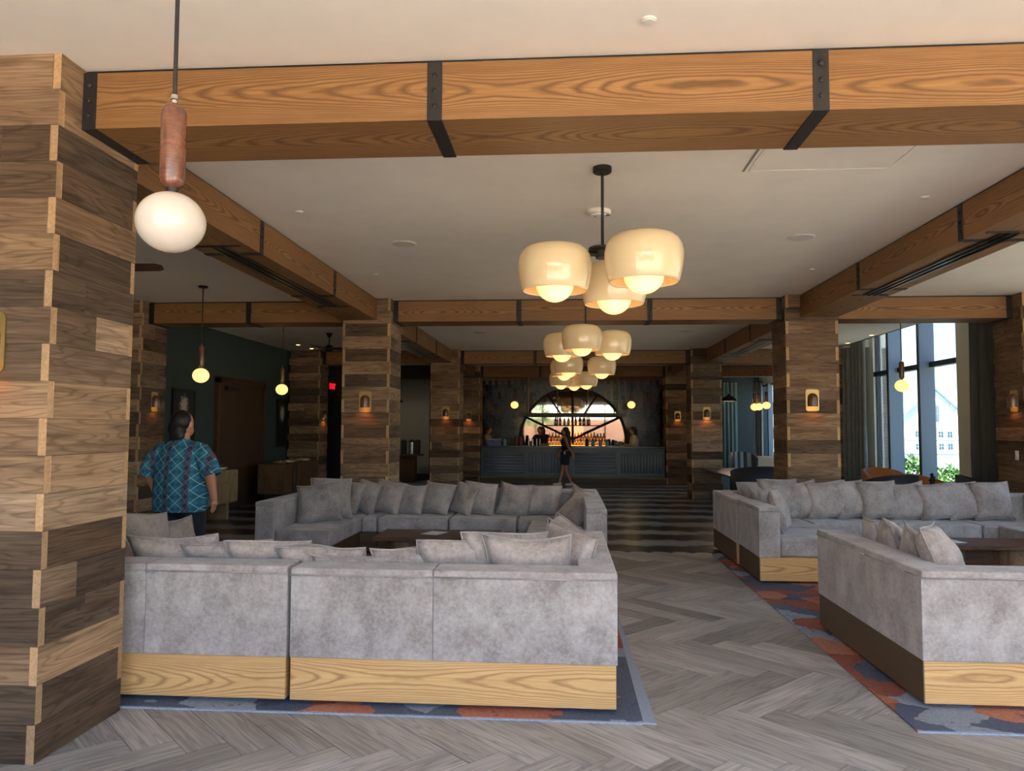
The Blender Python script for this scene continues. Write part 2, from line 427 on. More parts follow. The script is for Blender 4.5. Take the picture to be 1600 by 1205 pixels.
winframe(4.0, 10.0, .1, 3.3, 'window_2', (5.5, 7.0, 8.5), None, x0=6.85, gm=M_glass2)
winframe(23.5, 27.4, .1, 3.2, 'window_3', (24.8, 26.1), None, x0=6.85, gm=M_glass2)
# glazed front behind the viewer
fr = struct(MB().box(-7, 7.3, -2.05, -1.9, 3.22, ZC).box(-7, 7.3, -2.05, -1.9, -.14, 0.02).build('window_4', M_darkframe))
for x in (-3.4, -1.6, 0.1, 2.6, 4.9, 7.15): MB().box(x - .05, x + .05, -2.03, -1.93, .02, 3.22).build('post', M_darkframe, fr)
struct(MB().box(-7.0, -3.45, -2.05, -1.9, 0, 3.22).build('wall_front_light_block', M_cream))  # unseen wall, added to cut daylight on the foreground pillar's front
xs = (-3.4, -1.6, 0.1, 2.6, 4.9, 7.15)
for a, b in zip(xs, xs[1:]): MB().box(a + .05, b - .05, -1.985, -1.975, .02, 3.22).build('pane', M_clear, fr)

# ------------------------------------------------------------------ pillars of reclaimed planks
PT = .04
PALE, TAN, MIDT, BRN, GREY, DARK, DGR = (.98, .92, .83), (.80, .70, .585), (.66, .565, .47), (.52, .44, .37), (.47, .43, .40), (.30, .262, .232), (.275, .258, .248)
_pm = {}
def pm(L, h, t=PT):
    k = (round(L, 3), round(h, 3))
    if k not in _pm: _pm[k] = MB().box(0, L, 0, t, .0008, h - .0008, ends=1).mesh('plank', [M_recl, M_end])
    return _pm[k]
def pillar(x0, x1, y0, y1, label, tones=None, faces='fblr', split=.25, seed=1, h=ZC, gain=1.0):
    r = random.Random(seed)
    root = thing('plank_pillar', label, 'pillar', ((x0 + x1) / 2, (y0 + y1) / 2, 0))
    w, d = x1 - x0, y1 - y0; hx, hy = w / 2, d / 2
    MB().box(-hx + PT + .002, hx - PT - .002, -hy + PT + .002, hy - PT - .002, 0, h).build('core', M_blackp, root)
    n = 19; ch = h / n
    pal = [PALE, TAN, MIDT, BRN, GREY, DARK, DGR, TAN, BRN, DARK]
    for k in range(n):
        z = k * ch
        base = tones[n - 1 - k] if tones else r.choice(pal)
        full = 'fb' if k % 2 else 'lr'
        for fc in faces:
            L = w if fc in 'fb' else d
            off = 0 if fc in full else PT
            segs = [(off, L - off)]
            if r.random() < split and L > .5:
                c = L * r.uniform(.35, .65); segs = [(off, c), (c, L - off)]
            for (s0, s1) in segs:
                pr = r.uniform(0, .004); j = r.uniform(.86, 1.12)
                me = pm(round((s1 - s0) * 500) / 500, ch)
                if fc == 'f': loc, rz = (-hx + s0, -hy - pr, z), 0
                elif fc == 'b': loc, rz = (hx - s0, hy + pr, z), PI
                elif fc == 'r': loc, rz = (hx + pr, -hy + s0, z), PI / 2
                else: loc, rz = (-hx - pr, hy - s0, z), -PI / 2
                o = obj('plank', me, root, loc, (0, 0, rz))
                t = base if r.random() < .8 else r.choice(pal)
                o.color = (t[0] * j * gain, t[1] * j * gain, t[2] * j * gain, 1)
    return root
T1 = [TAN, MIDT, DARK, DARK, BRN, MIDT, DGR, GREY, GREY, TAN, TAN, TAN, PALE, DARK, DGR, DGR, TAN, DGR, DGR]
T2 = [BRN, MIDT, DARK, MIDT, DARK, MIDT, DARK, TAN, BRN, MIDT, DARK, BRN, BRN, MIDT, BRN, DARK, BRN, MIDT, DARK]
T3 = [BRN, DARK, BRN, BRN, BRN, BRN, BRN, BRN, DARK, MIDT, MIDT, DARK, BRN, BRN, GREY, GREY, DARK, BRN, DARK]
pillar(-3.25, -2.55, 3.52, 4.22, 'large pillar of reclaimed wood planks in the left foreground', T1, seed=3, split=.2, gain=.86)
pillar(-3.25, -2.55, 10.67, 11.38, 'striped plank pillar behind the far left end of the left sofa', T2, seed=5, split=.1)
pillar(3.06, 3.77, 10.67, 11.38, 'plank pillar standing behind the right sofa, with a brass sconce', T3, seed=8, split=.1)
pillar(-7.0, -6.3, 10.67, 11.38, 'plank pillar against the green wall behind the man', None, 'fr', seed=9)
pillar(6.2, 6.9, 10.62, 11.35, 'plank pillar with a light switch at the right edge, next to the curtain', T3, 'fl', seed=12, split=.05)
pillar(-3.25, -2.55, 17.8, 18.5, 'plank pillar left of the bar, nearer of the two', None, 'flr', seed=14)
pillar(2.9, 3.6, 17.7, 18.4, 'plank pillar right of the bar, nearer of the two', None, 'flr', seed=15)
pillar(-3.2, -2.58, 22.35, 23.05, 'plank pillar at the left end of the bar counter', None, 'fr', seed=16)
pillar(2.93, 3.58, 22.35, 23.05, 'plank pillar at the right end of the bar counter', None, 'fl', seed=17)
pillar(-6.75, -5.97, 17.8, 18.45, 'plank pillar by the dark doors at the end of the green wall', None, 'fr', seed=18)
pillar(6.2, 6.9, 17.9, 18.6, 'plank pillar in the right aisle behind the far curtain', None, 'fl', seed=19)

# ------------------------------------------------------------------ timber beams with steel straps
BZ0, BZ1 = 3.19, 3.49
_bolt = MB().lathe([(.013, 0), (.013, .006), (.006, .011), (.0005, .012)], 10).mesh('bolt', M_blackp)
def beam(label, L, loc, rz, straps, wd=.5, vent=None, group=None):
    root = thing('timber_beam', label, 'beam', loc, rz, group)
    xs = [0] + [s for s in straps if .1 < s < L - .1] + [L]
    for a, b in zip(xs, xs[1:]):
        MB().box(a + .001, b - .001, 0, wd, BZ0, BZ1).build('beam_board', M_beam, root)
    MB().box(0, L, .02, wd - .02, BZ1, ZC).build('shadow_gap', M_blackp, root)
    for s in straps:
        t = .006; h = .038
        s0, s1 = max(0, s - h), min(L, s + h)
        st = MB().box(s0, s1, -t, 0, BZ0 - t, BZ1).box(s0, s1, wd, wd + t, BZ0 - t, BZ1).box(s0, s1, 0, wd, BZ0 - t, BZ0).build('strap', M_black, root)
        for z in (3.26, 3.34, 3.42):
            for y, rx in ((-t, PI / 2), (wd + t, -PI / 2)):
                obj('bolt', _bolt, st, ((s0 + s1) / 2, y, z), (rx, 0, 0))
    if vent:
        a, b = vent; c = wd / 2
        v = MB().box(a, b, c - .075, c + .075, BZ0 - .006, BZ0 - .0005).build('air_slot', M_blackp, root)
        for y in (c - .068, c + .0, c + .068):
            MB().box(a, b, y - .010, y + .010, BZ0 - .016, BZ0 - .006).build('slot_bar', M_satin, v)
        for x in (a, b): MB().box(x - .012, x + .012, c - .2, c + .2, BZ0 - .012, BZ0 - .0006).build('slot_end', M_black, v)
    return root
beam('honey oak beam with black straps spanning the foreground ceiling', 5.61, (-2.55, 3.70, 0), 0, [.038, 1.88, 3.80, 5.57], .51)
beam('oak cross beam behind the large chandelier, between the two middle pillars', 5.61, (-2.55, 10.85, 0), 0, [.04, 1.86, 3.75, 5.57])
beam('oak cross beam over the left aisle, behind the hanging globe', 3.05, (-6.3, 10.85, 0), 0, [.04, 1.55, 3.01])
beam('oak cross beam over the right aisle, above the tall window', 2.43, (3.77, 10.85, 0), 0, [.04, 2.39])
beam('oak cross beam in front of the bar', 5.45, (-2.55, 18.0, 0), 0, [.04, 1.8, 3.7, 5.41])
beam('oak cross beam at the end of the left aisle, above the dark doors', 2.72, (-5.97, 18.0, 0), 0, [.04, 2.68])
beam('oak cross beam far along the right aisle', 2.6, (3.6, 17.95, 0), 0, [.04, 2.56])
beam('oak cross beam directly above the bar counter', 5.51, (-2.58, 22.5, 0), 0, [.04, 1.8, 3.7, 5.47])
beam('farthest oak beam of the right aisle, above the curtains', 3.3, (3.58, 22.5, 0), 0, [3.26])
beam('long oak beam running away along the left ceiling with an air slot', 6.46, (-2.75, 4.21, 0), PI / 2, [2.31, 4.46], .51, (2.0, 5.2))
beam('long oak beam running away along the right ceiling with an air slot', 6.46, (3.77, 4.21, 0), PI / 2, [2.17, 4.36], .51, (1.9, 4.7))
beam('second long beam on the left, between the middle and far pillars', 6.42, (-2.75, 11.38, 0), PI / 2, [2.2, 4.3], .5, (1.9, 4.9))
beam('second long beam on the right, between the middle and far pillars', 6.32, (3.77, 11.38, 0), PI / 2, [2.2, 4.3], .5, (1.9, 5.0))
beam('short long-ways beam left of the bar', 3.85, (-2.75, 18.5, 0), PI / 2, [1.9], .45)
beam('short long-ways beam right of the bar', 3.95, (3.55, 18.4, 0), PI / 2, [1.9], .45)
# ------------------------------------------------------------------ rugs
def rugmat(name, seed, blue=.5):
    m, nt, b = nm(name)
    tc = nd(nt, 'ShaderNodeTexCoord')
    mp = nd(nt, 'ShaderNodeMapping'); mp.inputs['Location'].default_value = (seed, seed * .7, 0); nt.links.new(tc.outputs['Object'], mp.inputs[0])
    co = mp.outputs[0]
    ns = nd(nt, 'ShaderNodeTexNoise'); ns.inputs['Scale'].default_value = 2.2; ns.inputs['Detail'].default_value = 4; nt.links.new(co, ns.inputs['Vector'])
    av = nd(nt, 'ShaderNodeVectorMath'); av.operation = 'ADD'; nt.links.new(vmul(nt, ns.outputs['Color'], (.55, .55, 0)), av.inputs[0]); nt.links.new(co, av.inputs[1])
    vo = nd(nt, 'ShaderNodeTexVoronoi'); vo.inputs['Scale'].default_value = 3.6; nt.links.new(av.outputs[0], vo.inputs['Vector'])
    sx = nd(nt, 'ShaderNodeSeparateColor'); nt.links.new(vo.outputs['Color'], sx.inputs[0])
    col = nd(nt, 'ShaderNodeValToRGB'); col.color_ramp.interpolation = 'CONSTANT'
    st = [(0, (78, 90, 114)), (.26, (160, 88, 64)), (.42, (136, 72, 56)), (.54, (126, 140, 162)), (.72, (72, 84, 110)), (.82, (164, 102, 78))]
    e = col.color_ramp.elements
    while len(e) < len(st): e.new(.5)
    for i, (p, c) in enumerate(st): e[i].position = p; e[i].color = (*lin(c), 1)
    nt.links.new(sx.outputs[0], col.inputs[0])
    fn = noise(nt, co, 60, 4, .7); sn = noise(nt, co, 9, 5, .7)
    c = mix(nt, mth(nt, 'MULTIPLY', mth(nt, 'GREATER_THAN', sn, .62), .6), col.outputs[0], lin((70, 66, 74)))
    c = mix(nt, .6, c, ramp(nt, fn, [(.3, (.35, .35, .35)), (.7, (1, 1, 1))]), 'MULTIPLY')
    hs = nd(nt, 'ShaderNodeHueSaturation'); hs.inputs['Value'].default_value = 1.25; hs.inputs['Saturation'].default_value = .85; nt.links.new(c, hs.inputs['Color'])
    nt.links.new(hs.outputs[0], b.inputs['Base Color']); b.inputs['Roughness'].default_value = .95; b.inputs['Specular IOR Level'].default_value = .1
    bump(nt, b, fn, .4, .006); return m
M_rugedge = plain('rug_edge', (138, 150, 172), .95, var=.25, vs=120)
def rug(label, x0, x1, y0, y1, seed, side):
    t = thing('area_rug', label, 'rug', (x0, y0, 0))
    MB().box(0, x1 - x0, 0, y1 - y0, .0005, .011).build('pile', rugmat('rug_' + str(seed), seed), t, bevel=.004)
    if side: MB().add([(x1 - x0 + .001, -.0, .0005), (x1 - x0 + .075, -.01, .0005), (x1 - x0 + .012, 3.2, .0005), (x1 - x0 + .001, 3.2, .0005), (x1 - x0 + .001, 0, .008), (x1 - x0 + .075, -.01, .008), (x1 - x0 + .012, 3.2, .008), (x1 - x0 + .001, 3.2, .008)],
                      [(0, 3, 2, 1), (4, 5, 6, 7), (0, 1, 5, 4), (1, 2, 6, 5), (2, 3, 7, 6), (3, 0, 4, 7)]).build('bound_edge', M_rugedge, t)
    MB().box(0, x1 - x0, -.014, -.001, .0005, .009).build('bound_edge', M_rugedge, t)
rug('rust and blue patterned rug under the left sofa', -3.56, .42, 4.27, 9.95, 3, True)
rug('rust and blue patterned rug under the right sofa', 1.88, 6.6, 4.28, 10.0, 11, False)

# ------------------------------------------------------------------ sectional sofas
def rbox(name, mat, root, x0, x1, y0, y1, z0, z1, bevel=0, seg=3, smooth=True):
    if x1 - x0 >= y1 - y0:
        o = MB().box(0, x1 - x0, 0, y1 - y0, 0, z1 - z0).build(name, mat, root, smooth=bool(bevel) and smooth, bevel=bevel, seg=seg); o.location = (x0, y0, z0)
    else:
        o = MB().box(0, y1 - y0, 0, x1 - x0, 0, z1 - z0).build(name, mat, root, smooth=bool(bevel) and smooth, bevel=bevel, seg=seg); o.location = (x1, y0, z0); o.rotation_euler = (0, 0, PI / 2)
    return o
def sofa(label, backs, seats, bases, top=.795, cat='sofa', group=None, pm_=None):
    ax = sum((r[0] + r[1]) / 2 for r in bases) / len(bases); ay = sum((r[2] + r[3]) / 2 for r in bases) / len(bases)
    t = thing('sofa_module', label, cat, (ax, ay, 0.011), 0, group)
    L = lambda r: (r[0] - ax, r[1] - ax, r[2] - ay, r[3] - ay)
    for r in bases:
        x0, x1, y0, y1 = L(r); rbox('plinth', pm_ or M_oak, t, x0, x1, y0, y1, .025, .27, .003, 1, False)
        for px in (x0 + .1, x1 - .1):
            for py in (y0 + .1, y1 - .1): MB().box(px - .05, px + .05, py - .04, py + .04, 0, .025).build('foot', M_walnut, t)
    for r in backs:
        x0, x1, y0, y1 = L(r)
        rbox('back_panel', M_sofa, t, x0 + .0003, x1 - .0003, y0, y1, .27, top - .045, .005)
        c = rbox('top_roll', M_sofa, t, x0 + .0003, x1 - .0003, y0 - .010, y1 + .006, top - .052, top - .011, .010)
        w = [(x0, y0 - .009), (x1, y0 - .009), (x1 + .002, y1 + .005), (x0 - .002, y1 + .005)]
        MB().tube([(a, b, top - .052) for a, b in w], .0055, 6, closed=True).build('welt', M_pipe, t, smooth=True)
    for r in seats:
        x0, x1, y0, y1 = L(r); rbox('seat_cushion', M_sofa, t, x0 + .003, x1 - .003, y0 + .003, y1 - .003, .272, .463, .03, 4)
    return t
# left group, nearest the viewer
sofa('taupe suede corner sofa module at the left front, next to the big pillar',
     [(-3.5, -2.5005, 4.36, 4.58), (-2.4995, -1.635, 4.36, 4.58), (-3.5, -3.28, 4.5805, 6.12)],
     [(-3.28, -1.635, 4.58, 5.34), (-3.28, -2.5, 5.34, 6.12)], [(-3.49, -1.64, 4.37, 5.33), (-3.49, -2.5, 5.33, 6.10)], .81)
sofa('taupe suede corner sofa module in the centre foreground, long oak plinth',
     [(-1.615, -.7705, 4.36, 4.58), (-.7695, .29, 4.36, 4.58), (.07, .29, 4.5805, 6.12)],
     [(-1.615, .07, 4.58, 5.34), (-.75, .07, 5.34, 6.12)], [(-1.61, .282, 4.366, 5.33), (-.75, .29, 5.33, 6.10)], .80)
# left group, far side; plinths darkened to paint in shade from the near sofa
sofa('chaise end of the left sectional, beside the walking man',
     [(-3.48, -3.27, 8.25, 10.29), (-3.48, -2.43, 10.3, 10.52)], [(-3.27, -2.63, 8.27, 10.3), (-2.63, -2.43, 9.55, 10.3)], [(-3.46, -2.66, 8.29, 10.5), (-2.66, -2.43, 9.6, 10.5)], .79, pm_=M_bronze_shade)
sofa('left middle seat module of the far back of the left sectional', [(-2.42, -1.51, 10.3, 10.52)], [(-2.42, -1.51, 9.55, 10.3)], [(-2.42, -1.51, 9.6, 10.5)], .79, pm_=M_bronze_shade)
sofa('right middle seat module of the far back of the left sectional', [(-1.5, -.63, 10.3, 10.52)], [(-1.5, -.63, 9.55, 10.3)], [(-1.5, -.63, 9.6, 10.5)], .79, pm_=M_bronze_shade)
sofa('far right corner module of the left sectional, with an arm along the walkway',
     [(-.62, .42, 10.3, 10.52), (.205, .42, 7.88, 10.29)], [(-.62, .20, 9.55, 10.3), (-.45, .20, 7.9, 9.55)], [(-.62, .41, 9.6, 10.5), (-.45, .41, 7.9, 9.6)], .79, pm_=M_bronze_shade)
# right group
sofa('near corner sofa module of the right group, its dark side plinth facing the walkway',
     [(2.065, 4.0, 4.60, 4.82), (2.065, 2.285, 5.4205, 6.42), (2.065, 2.285, 4.8205, 5.4195)], [(2.29, 4.0, 4.82, 5.6), (2.29, 3.05, 5.6, 6.42)], [(2.075, 4.0, 4.61, 5.58), (2.075, 3.05, 5.58, 6.40)], .80)
sofa('near right corner sofa module at the right frame edge', [(4.02, 5.94, 4.60, 4.82), (5.72, 5.94, 4.83, 6.42)], [(4.02, 5.71, 4.82, 5.6), (4.95, 5.71, 5.6, 6.42)], [(4.02, 5.93, 4.61, 5.58), (4.95, 5.93, 5.58, 6.40)], .80)
sofa('small arm-end sofa module of the right group with an oak front', [(2.02, 2.24, 8.13, 9.08)], [(2.245, 3.0, 8.15, 9.08)], [(2.03, 3.0, 8.14, 9.07)], .80)
sofa('far left corner module of the right sectional, in front of the plank pillar', [(2.0, 2.22, 9.12, 10.29), (2.0, 3.02, 10.3, 10.52)], [(2.225, 3.02, 9.12, 10.3)], [(2.01, 3.02, 9.13, 10.5)], .79)
sofa('left middle seat module of the far back of the right sectional', [(3.03, 4.02, 10.3, 10.52)], [(3.03, 4.02, 9.55, 10.3)], [(3.03, 4.02, 9.6, 10.5)], .79)
sofa('right middle seat module of the far back of the right sectional', [(4.03, 5.03, 10.3, 10.52)], [(4.03, 5.03, 9.55, 10.3)], [(4.03, 5.03, 9.6, 10.5)], .79)
sofa('far right corner module of the right sectional, at the frame edge', [(5.04, 6.15, 10.3, 10.52), (5.93, 6.15, 8.9, 10.29)], [(5.04, 5.92, 9.55, 10.3), (5.2, 5.92, 8.9, 9.55)], [(5.04, 6.14, 9.6, 10.5), (5.2, 6.14, 8.92, 9.6)], .79)

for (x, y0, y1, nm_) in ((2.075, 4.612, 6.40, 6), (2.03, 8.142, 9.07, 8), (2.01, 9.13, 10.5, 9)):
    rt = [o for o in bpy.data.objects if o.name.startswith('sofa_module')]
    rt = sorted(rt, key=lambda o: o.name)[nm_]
    MB().box(x - .006 - rt.location.x, x - .0005 - rt.location.x, y0 - rt.location.y, y1 - rt.location.y, .026, .268).build('side_plinth', M_bronze_shade, rt)
# ------------------------------------------------------------------ pillows
def pillow_mesh(w, h, t, seed):
    r = random.Random(seed); n = 12; mb = MB(); P = {}
    ph = [r.uniform(0, 6) for _ in range(6)]
    def pt(i, j, s):
        u = -1 + 2 * i / n; v = -1 + 2 * j / n
        x = w / 2 * u * (1 - .09 * (1 - v * v)); z = h / 2 * v * (1 - .09 * (1 - u * u))
        d = ((1 - u * u) * (1 - v * v)) ** .42 * t / 2
        d *= 1 + .16 * math.sin(3 * u + 2 * v + ph[0]) + .10 * math.sin(6 * v - 3 * u + ph[1] + s)
        z += .012 * math.sin(2.2 * u + ph[2]); x += .010 * math.sin(2.2 * v + ph[3])
        sag = .10 * t * (1 - (v + 1) / 2)
        return (x, s * (d + (sag if abs(u) < 1 and abs(v) < 1 else 0)), z + h / 2)
    for s in (-1, 1):
        for i in range(n + 1):
            for j in range(n + 1):
                e = i in (0, n) or j in (0, n)
                if e and s == 1: P[(i, j, 1)] = P[(i, j, -1)]; continue
                P[(i, j, s)] = len(mb.v); mb.v.append(pt(i, j, s))
        for i in range(n):
            for j in range(n):
                q = [P[(i, j, s)], P[(i + 1, j, s)], P[(i + 1, j + 1, s)], P[(i, j + 1, s)]]
                mb.f.append(tuple(q if s == -1 else q[::-1])); mb.m.append(0)
    edge = [(i, 0) for i in range(n)] + [(n, j) for j in range(n)] + [(n - i, n) for i in range(n)] + [(0, n - j) for j in range(n)]
    pip = MB().tube([pt(i, j, -1) for i, j in edge], .0065, 6, closed=True)
    return mb.mesh('pillow', M_sofad, True), pip.mesh('piping', M_pipe, True)
PMS = [pillow_mesh(.52, .50, .17, 1), pillow_mesh(.54, .49, .19, 2), pillow_mesh(.50, .51, .16, 3), pillow_mesh(.53, .52, .18, 4)]
_pc = [0]
def pillow(label, x, y, yaw, lean, roll=0, z=.476, s=1.0, group=None):
    a, b = PMS[_pc[0] % 4]; _pc[0] += 1
    Mx = Matrix.Translation((x, y, z)) @ Matrix.Rotation(math.radians(yaw), 4, 'Z') @ Matrix.Rotation(math.radians(lean), 4, 'X') @ Matrix.Rotation(math.radians(roll), 4, 'Y') @ Matrix.Scale(s, 4)
    o = obj('pillow', a); o.matrix_world = Mx; tag(o, label, 'pillow', group)
    obj('piping', b, o)
ORD = ['first', 'second', 'third', 'fourth', 'fifth', 'sixth', 'seventh', 'eighth', 'ninth', 'tenth']
g = 'pillows along the front back of the left sofa'
for k, (x, yaw, lean, y, sc) in enumerate([(-2.58, 12, 34, 4.98, 1.10), (-2.22, 11, 36, 4.98, 1.06), (-1.93, 11, 36, 4.96, 1.06), (-1.58, 8, 42, 4.98, 1.05), (-1.36, 7, 44, 4.95, 1.0),
                                  (-1.00, 10, 34, 4.94, 1.0), (-.72, 12, 30, 4.93, 1.03), (-.44, 14, 24, 4.96, 1.05), (-.25, 3, 22, 4.84, 1.06)]):
    pillow('grey suede pillow peeking over the near sofa back, %s from the big pillar' % ORD[k], x, y, yaw, lean, 0, group=g, s=sc)
g = 'pillows on the arms of the left sofa'
pillow('pillow wedged in the near right corner of the left sofa, against the side arm', -.10, 5.06, -52, -12, 10, group=g, s=1.04)
pillow('pillow lying behind the corner pillow on the near side arm of the left sofa', -.16, 5.55, -62, -22, 8, group=g)
pillow('tall pillow at the left frame side by the big pillar, nearer of two', -3.10, 5.45, 76, -16, 4, group=g, s=1.0)
pillow('pillow against the near left arm beside the man, farther of two', -3.08, 5.86, 74, -16, 2, group=g, s=.86)
pillow('large square pillow propped on the chaise arm beside the man', -2.96, 8.95, 14, -18, -5, group=g, s=1.0)
pillow('pillow mostly hidden behind the large square chaise pillow', -2.93, 9.28, 20, -8, 0, group=g, s=1.02)
pillow('dark pillow slumped against the far right arm of the left sofa', -.02, 9.15, -42, -46, 12, group=g, s=.94)
pillow('pillow corner showing at the far right corner of the left sofa', .12, 10.05, -42, -10, 14, group=g, s=.76)
g = 'pillows along the far back of the left sofa'
for k, x in enumerate([-2.99, -2.76, -2.44, -2.12, -1.78, -1.44, -1.18, -.72, -.32]):
    pillow('taupe pillow on the far back of the left sofa, %s from its left end' % ORD[k], x, 9.95 + .02 * (k % 3), [-30, -28, -20, -16, -24, -34, -8, -12, -8][k], -17 - 2 * (k % 2), [7, 8, 6, 4, 8, 12, 4, 5, 3][k], group=g, s=[.92, .90, .88, .84, .9, .84, .86, .87, .84][k])
g = 'pillows along the far back of the right sofa'
for k, x in enumerate([2.50, 2.78, 3.06, 3.38, 3.70, 4.04, 4.41, 4.77, 5.10, 5.43]):
    pillow('grey pillow on the far back of the right sofa, %s from its left end' % ORD[k], x, 10.02 - .03 * (k % 2), [6, 8, 10, 4, 12, 6, 6, 5, 8, 3][k], -14, [-3, -2, -4, -3, -6, -4, -4, -3, -5, -4][k], group=g, s=[.94, 1.0, .98, 1.0, .98, .97, .97, .98, .97, .97][k])
g = 'pillows on the arms of the right sofa'
for k, (x, y, yaw, s) in enumerate([(2.42, 9.72, 78, .86), (2.42, 9.25, 74, .9), (2.46, 8.72, 68, 1.0)]):
    pillow('pillow standing against the left arm of the right sofa, %s' % ['farthest of three', 'middle of three', 'nearest of three'][k], x, y, yaw, -15, 0, group=g, s=s)
for k, (x, y, yaw, ln, s, l) in enumerate([(2.52, 5.05, 58, 20, 1.08, 'big pillow at the front corner of the near right sofa'), (2.50, 5.42, 70, 16, 1.0, 'second pillow along the near right sofa side, behind the big one'),
                                  (2.50, 5.82, 74, 14, .98, 'third pillow along the near right sofa side'), (2.48, 6.12, 80, 14, .92, 'last pillow along the near right sofa side, by its open end')]):
    pillow(l, x, y, yaw, -ln, 0, group=g, s=s)

# ------------------------------------------------------------------ coffee tables and papers
def coffee_table(label, x0, x1, y0, y1):
    t = thing('coffee_table', label, 'table', ((x0 + x1) / 2, (y0 + y1) / 2, .011)); hx, hy = (x1 - x0) / 2, (y1 - y0) / 2
    MB().box(-hx, hx, -hy, hy, .355, .40).build('table_top', M_walnut, t, bevel=.004)
    for s in (-1, 1):
        MB().cyl(.22, 0, .355, 28, Matrix.Translation((s * (hx - .32), 0, 0))).build('drum_leg', wood('drum_wood_%s%s' % (label[:4], s), (128, 100, 70), (96, 72, 50), (60, 44, 30), 6, 6, 2, .4, .6), t, smooth=False)
    MB().box(-hx + .3, hx - .3, -.03, .03, .05, .355).build('stretcher', M_walnut, t)
    return t
coffee_table('low dark walnut coffee table inside the left sofa group', -2.15, -.78, 8.28, 8.98)
coffee_table('low walnut coffee table inside the right sofa group', 3.76, 5.15, 8.28, 8.90)
def paper(label, x, y, z, rz):
    o = MB().box(-.108, .108, -.14, .14, 0, .0012).build('paper_sheet', M_paper); o.location = (x, y, z); o.rotation_euler = (0, 0, rz); tag(o, label, 'paper')
paper('white sheet of paper on the left coffee table', -1.52, 8.66, .4125, -.35)
paper('white sheet of paper on the right coffee table', 4.17, 8.60, .4125, .15)
# ------------------------------------------------------------------ chandeliers, pendants, sconces
M_shade = opal('cream_glass_shade', (226, 170, 100), (214, 194, 158), .13, .06)
M_globe_in = opal('warm_globe', (255, 196, 118), (250, 230, 200), 1.15, .2)
M_globe = opal('pendant_globe', (255, 208, 120), (250, 238, 214), 1.2, .12)
M_globe_day = opal('pendant_globe_front', (255, 214, 150), (176, 167, 160), .09, .07)
M_warm = emis('bulb_glow', (255, 150, 60), 9.0)
SH_R = .26
def shade_prof():
    p = [(.012, .325), (.10, .325), (.165, .319), (.208, .303), (.236, .276), (.252, .240), (.26, .195), (.259, .15), (.253, .10), (.243, .05), (.232, .012), (.226, 0.0)]
    p += [(.220, .003), (.226, .014), (.237, .05), (.247, .10), (.253, .15), (.254, .195), (.246, .237), (.230, .270), (.203, .296), (.163, .312), (.10, .318), (.012, .318)]
    return p
_sh = MB().lathe(shade_prof(), 40).mesh('shade', M_shade, True)
_gl = MB().ell((0, 0, .085), (.132, .132, .122), 28, 16).mesh('globe', M_globe_in, True)
def chandelier(label, x, y, offs, zb=2.585):
    t = thing('chandelier', label, 'chandelier', (x, y, 0), 0, 'chandeliers in a row along the hall')
    MB().lathe([(.001, ZC - .0005), (.068, ZC - .0005), (.068, ZC - .035), (.060, ZC - .042), (.001, ZC - .042)], 28).build('canopy', M_black, t)
    MB().cyl(.011, zb + .3, ZC - .04, 12).build('rod', M_black, t)
    h = MB().lathe([(.001, zb + .34), (.10, zb + .335), (.10, zb + .32), (.055, zb + .31), (.05, zb + .26), (.001, zb + .26)], 24)
    for ox, oy in offs: h.tube([(0, 0, zb + .29), (ox * .5, oy * .5, zb + .285)], .02, 8)
    h.build('hub', M_black, t)
    for k, (ox, oy) in enumerate(offs):
        obj('shade', _sh, t, (ox, oy, zb))
        obj('globe', _gl, t, (ox, oy, zb - .04))
        light('lamp', t, (ox, oy, zb - .42), (255, 226, 190), 2.4, .12)
chandelier('large cream glass chandelier of three shades nearest the viewer', .26, 5.36, [(-.34, -.13), (.25, -.42), (.11, .46)])
chandelier('second cream glass chandelier, behind the big nearest one', .26, 10.02, [(-.32, .36), (-.06, -.46), (.36, .13)], 2.62)
chandelier('third cream glass chandelier, partly hidden by the second', .26, 13.7, [(-.22, -.4), (.38, -.1), (-.3, .34)], 2.60)
chandelier('farthest cream glass chandelier, low in the row near the bar', .18, 17.0, [(-.30, -.15), (.27, -.15), (.0, .42)], 2.58)

def pendant(label, x, y, zg, R=.107, gm=None, cord=True, hl=.28, ztop=ZC, en=1.5, group='globe pendants with wooden handles'):
    t = thing('globe_pendant', label, 'pendant lamp', (x, y, 0), 0, group)
    MB().ell((0, 0, zg), (R, R, R * .91), 32, 20).build('globe', gm or M_globe, t, smooth=True)
    zh = zg + R * .91 + .015
    MB().lathe([(.018, zh - .03), (.02, zh), (.001, zh + .002)], 16).build('collar', M_black, t)
    r = .040
    MB().lathe([(.001, zh), (r * .6, zh), (r * .9, zh + .012), (r, zh + .03), (r, zh + hl - .03), (r * .9, zh + hl - .012), (r * .6, zh + hl), (.001, zh + hl)], 28).build('wood_handle', M_handle, t, smooth=True)
    MB().lathe([(.001, zh + hl + .035), (.010, zh + hl + .035), (.012, zh + hl + .02), (.008, zh + hl + .018), (.008, zh + hl), (.001, zh + hl)], 12).build('swivel', M_chrome, t)
    MB().cyl(.007 if R > .1 else .004, zh + hl + .02, ztop - .02, 10).build('stem', M_black, t)
    MB().lathe([(.001, ztop - .0005), (.06, ztop - .0005), (.06, ztop - .022), (.001, ztop - .026)], 20).build('canopy', M_black, t)
    light('lamp', t, (0, 0, zg - R * .9 - .35), (255, 210, 150), en, .08)
    return t
pendant('big globe pendant with walnut handle hanging in front of the left pillar', -1.30, 2.35, 2.295, .109, M_globe_day, en=.4)
pendant('globe pendant hanging in the left aisle above the man', -4.85, 9.63, 2.31)
pendant('globe pendant farther back in the left aisle, by the dark door', -5.05, 13.0, 2.30, .105)
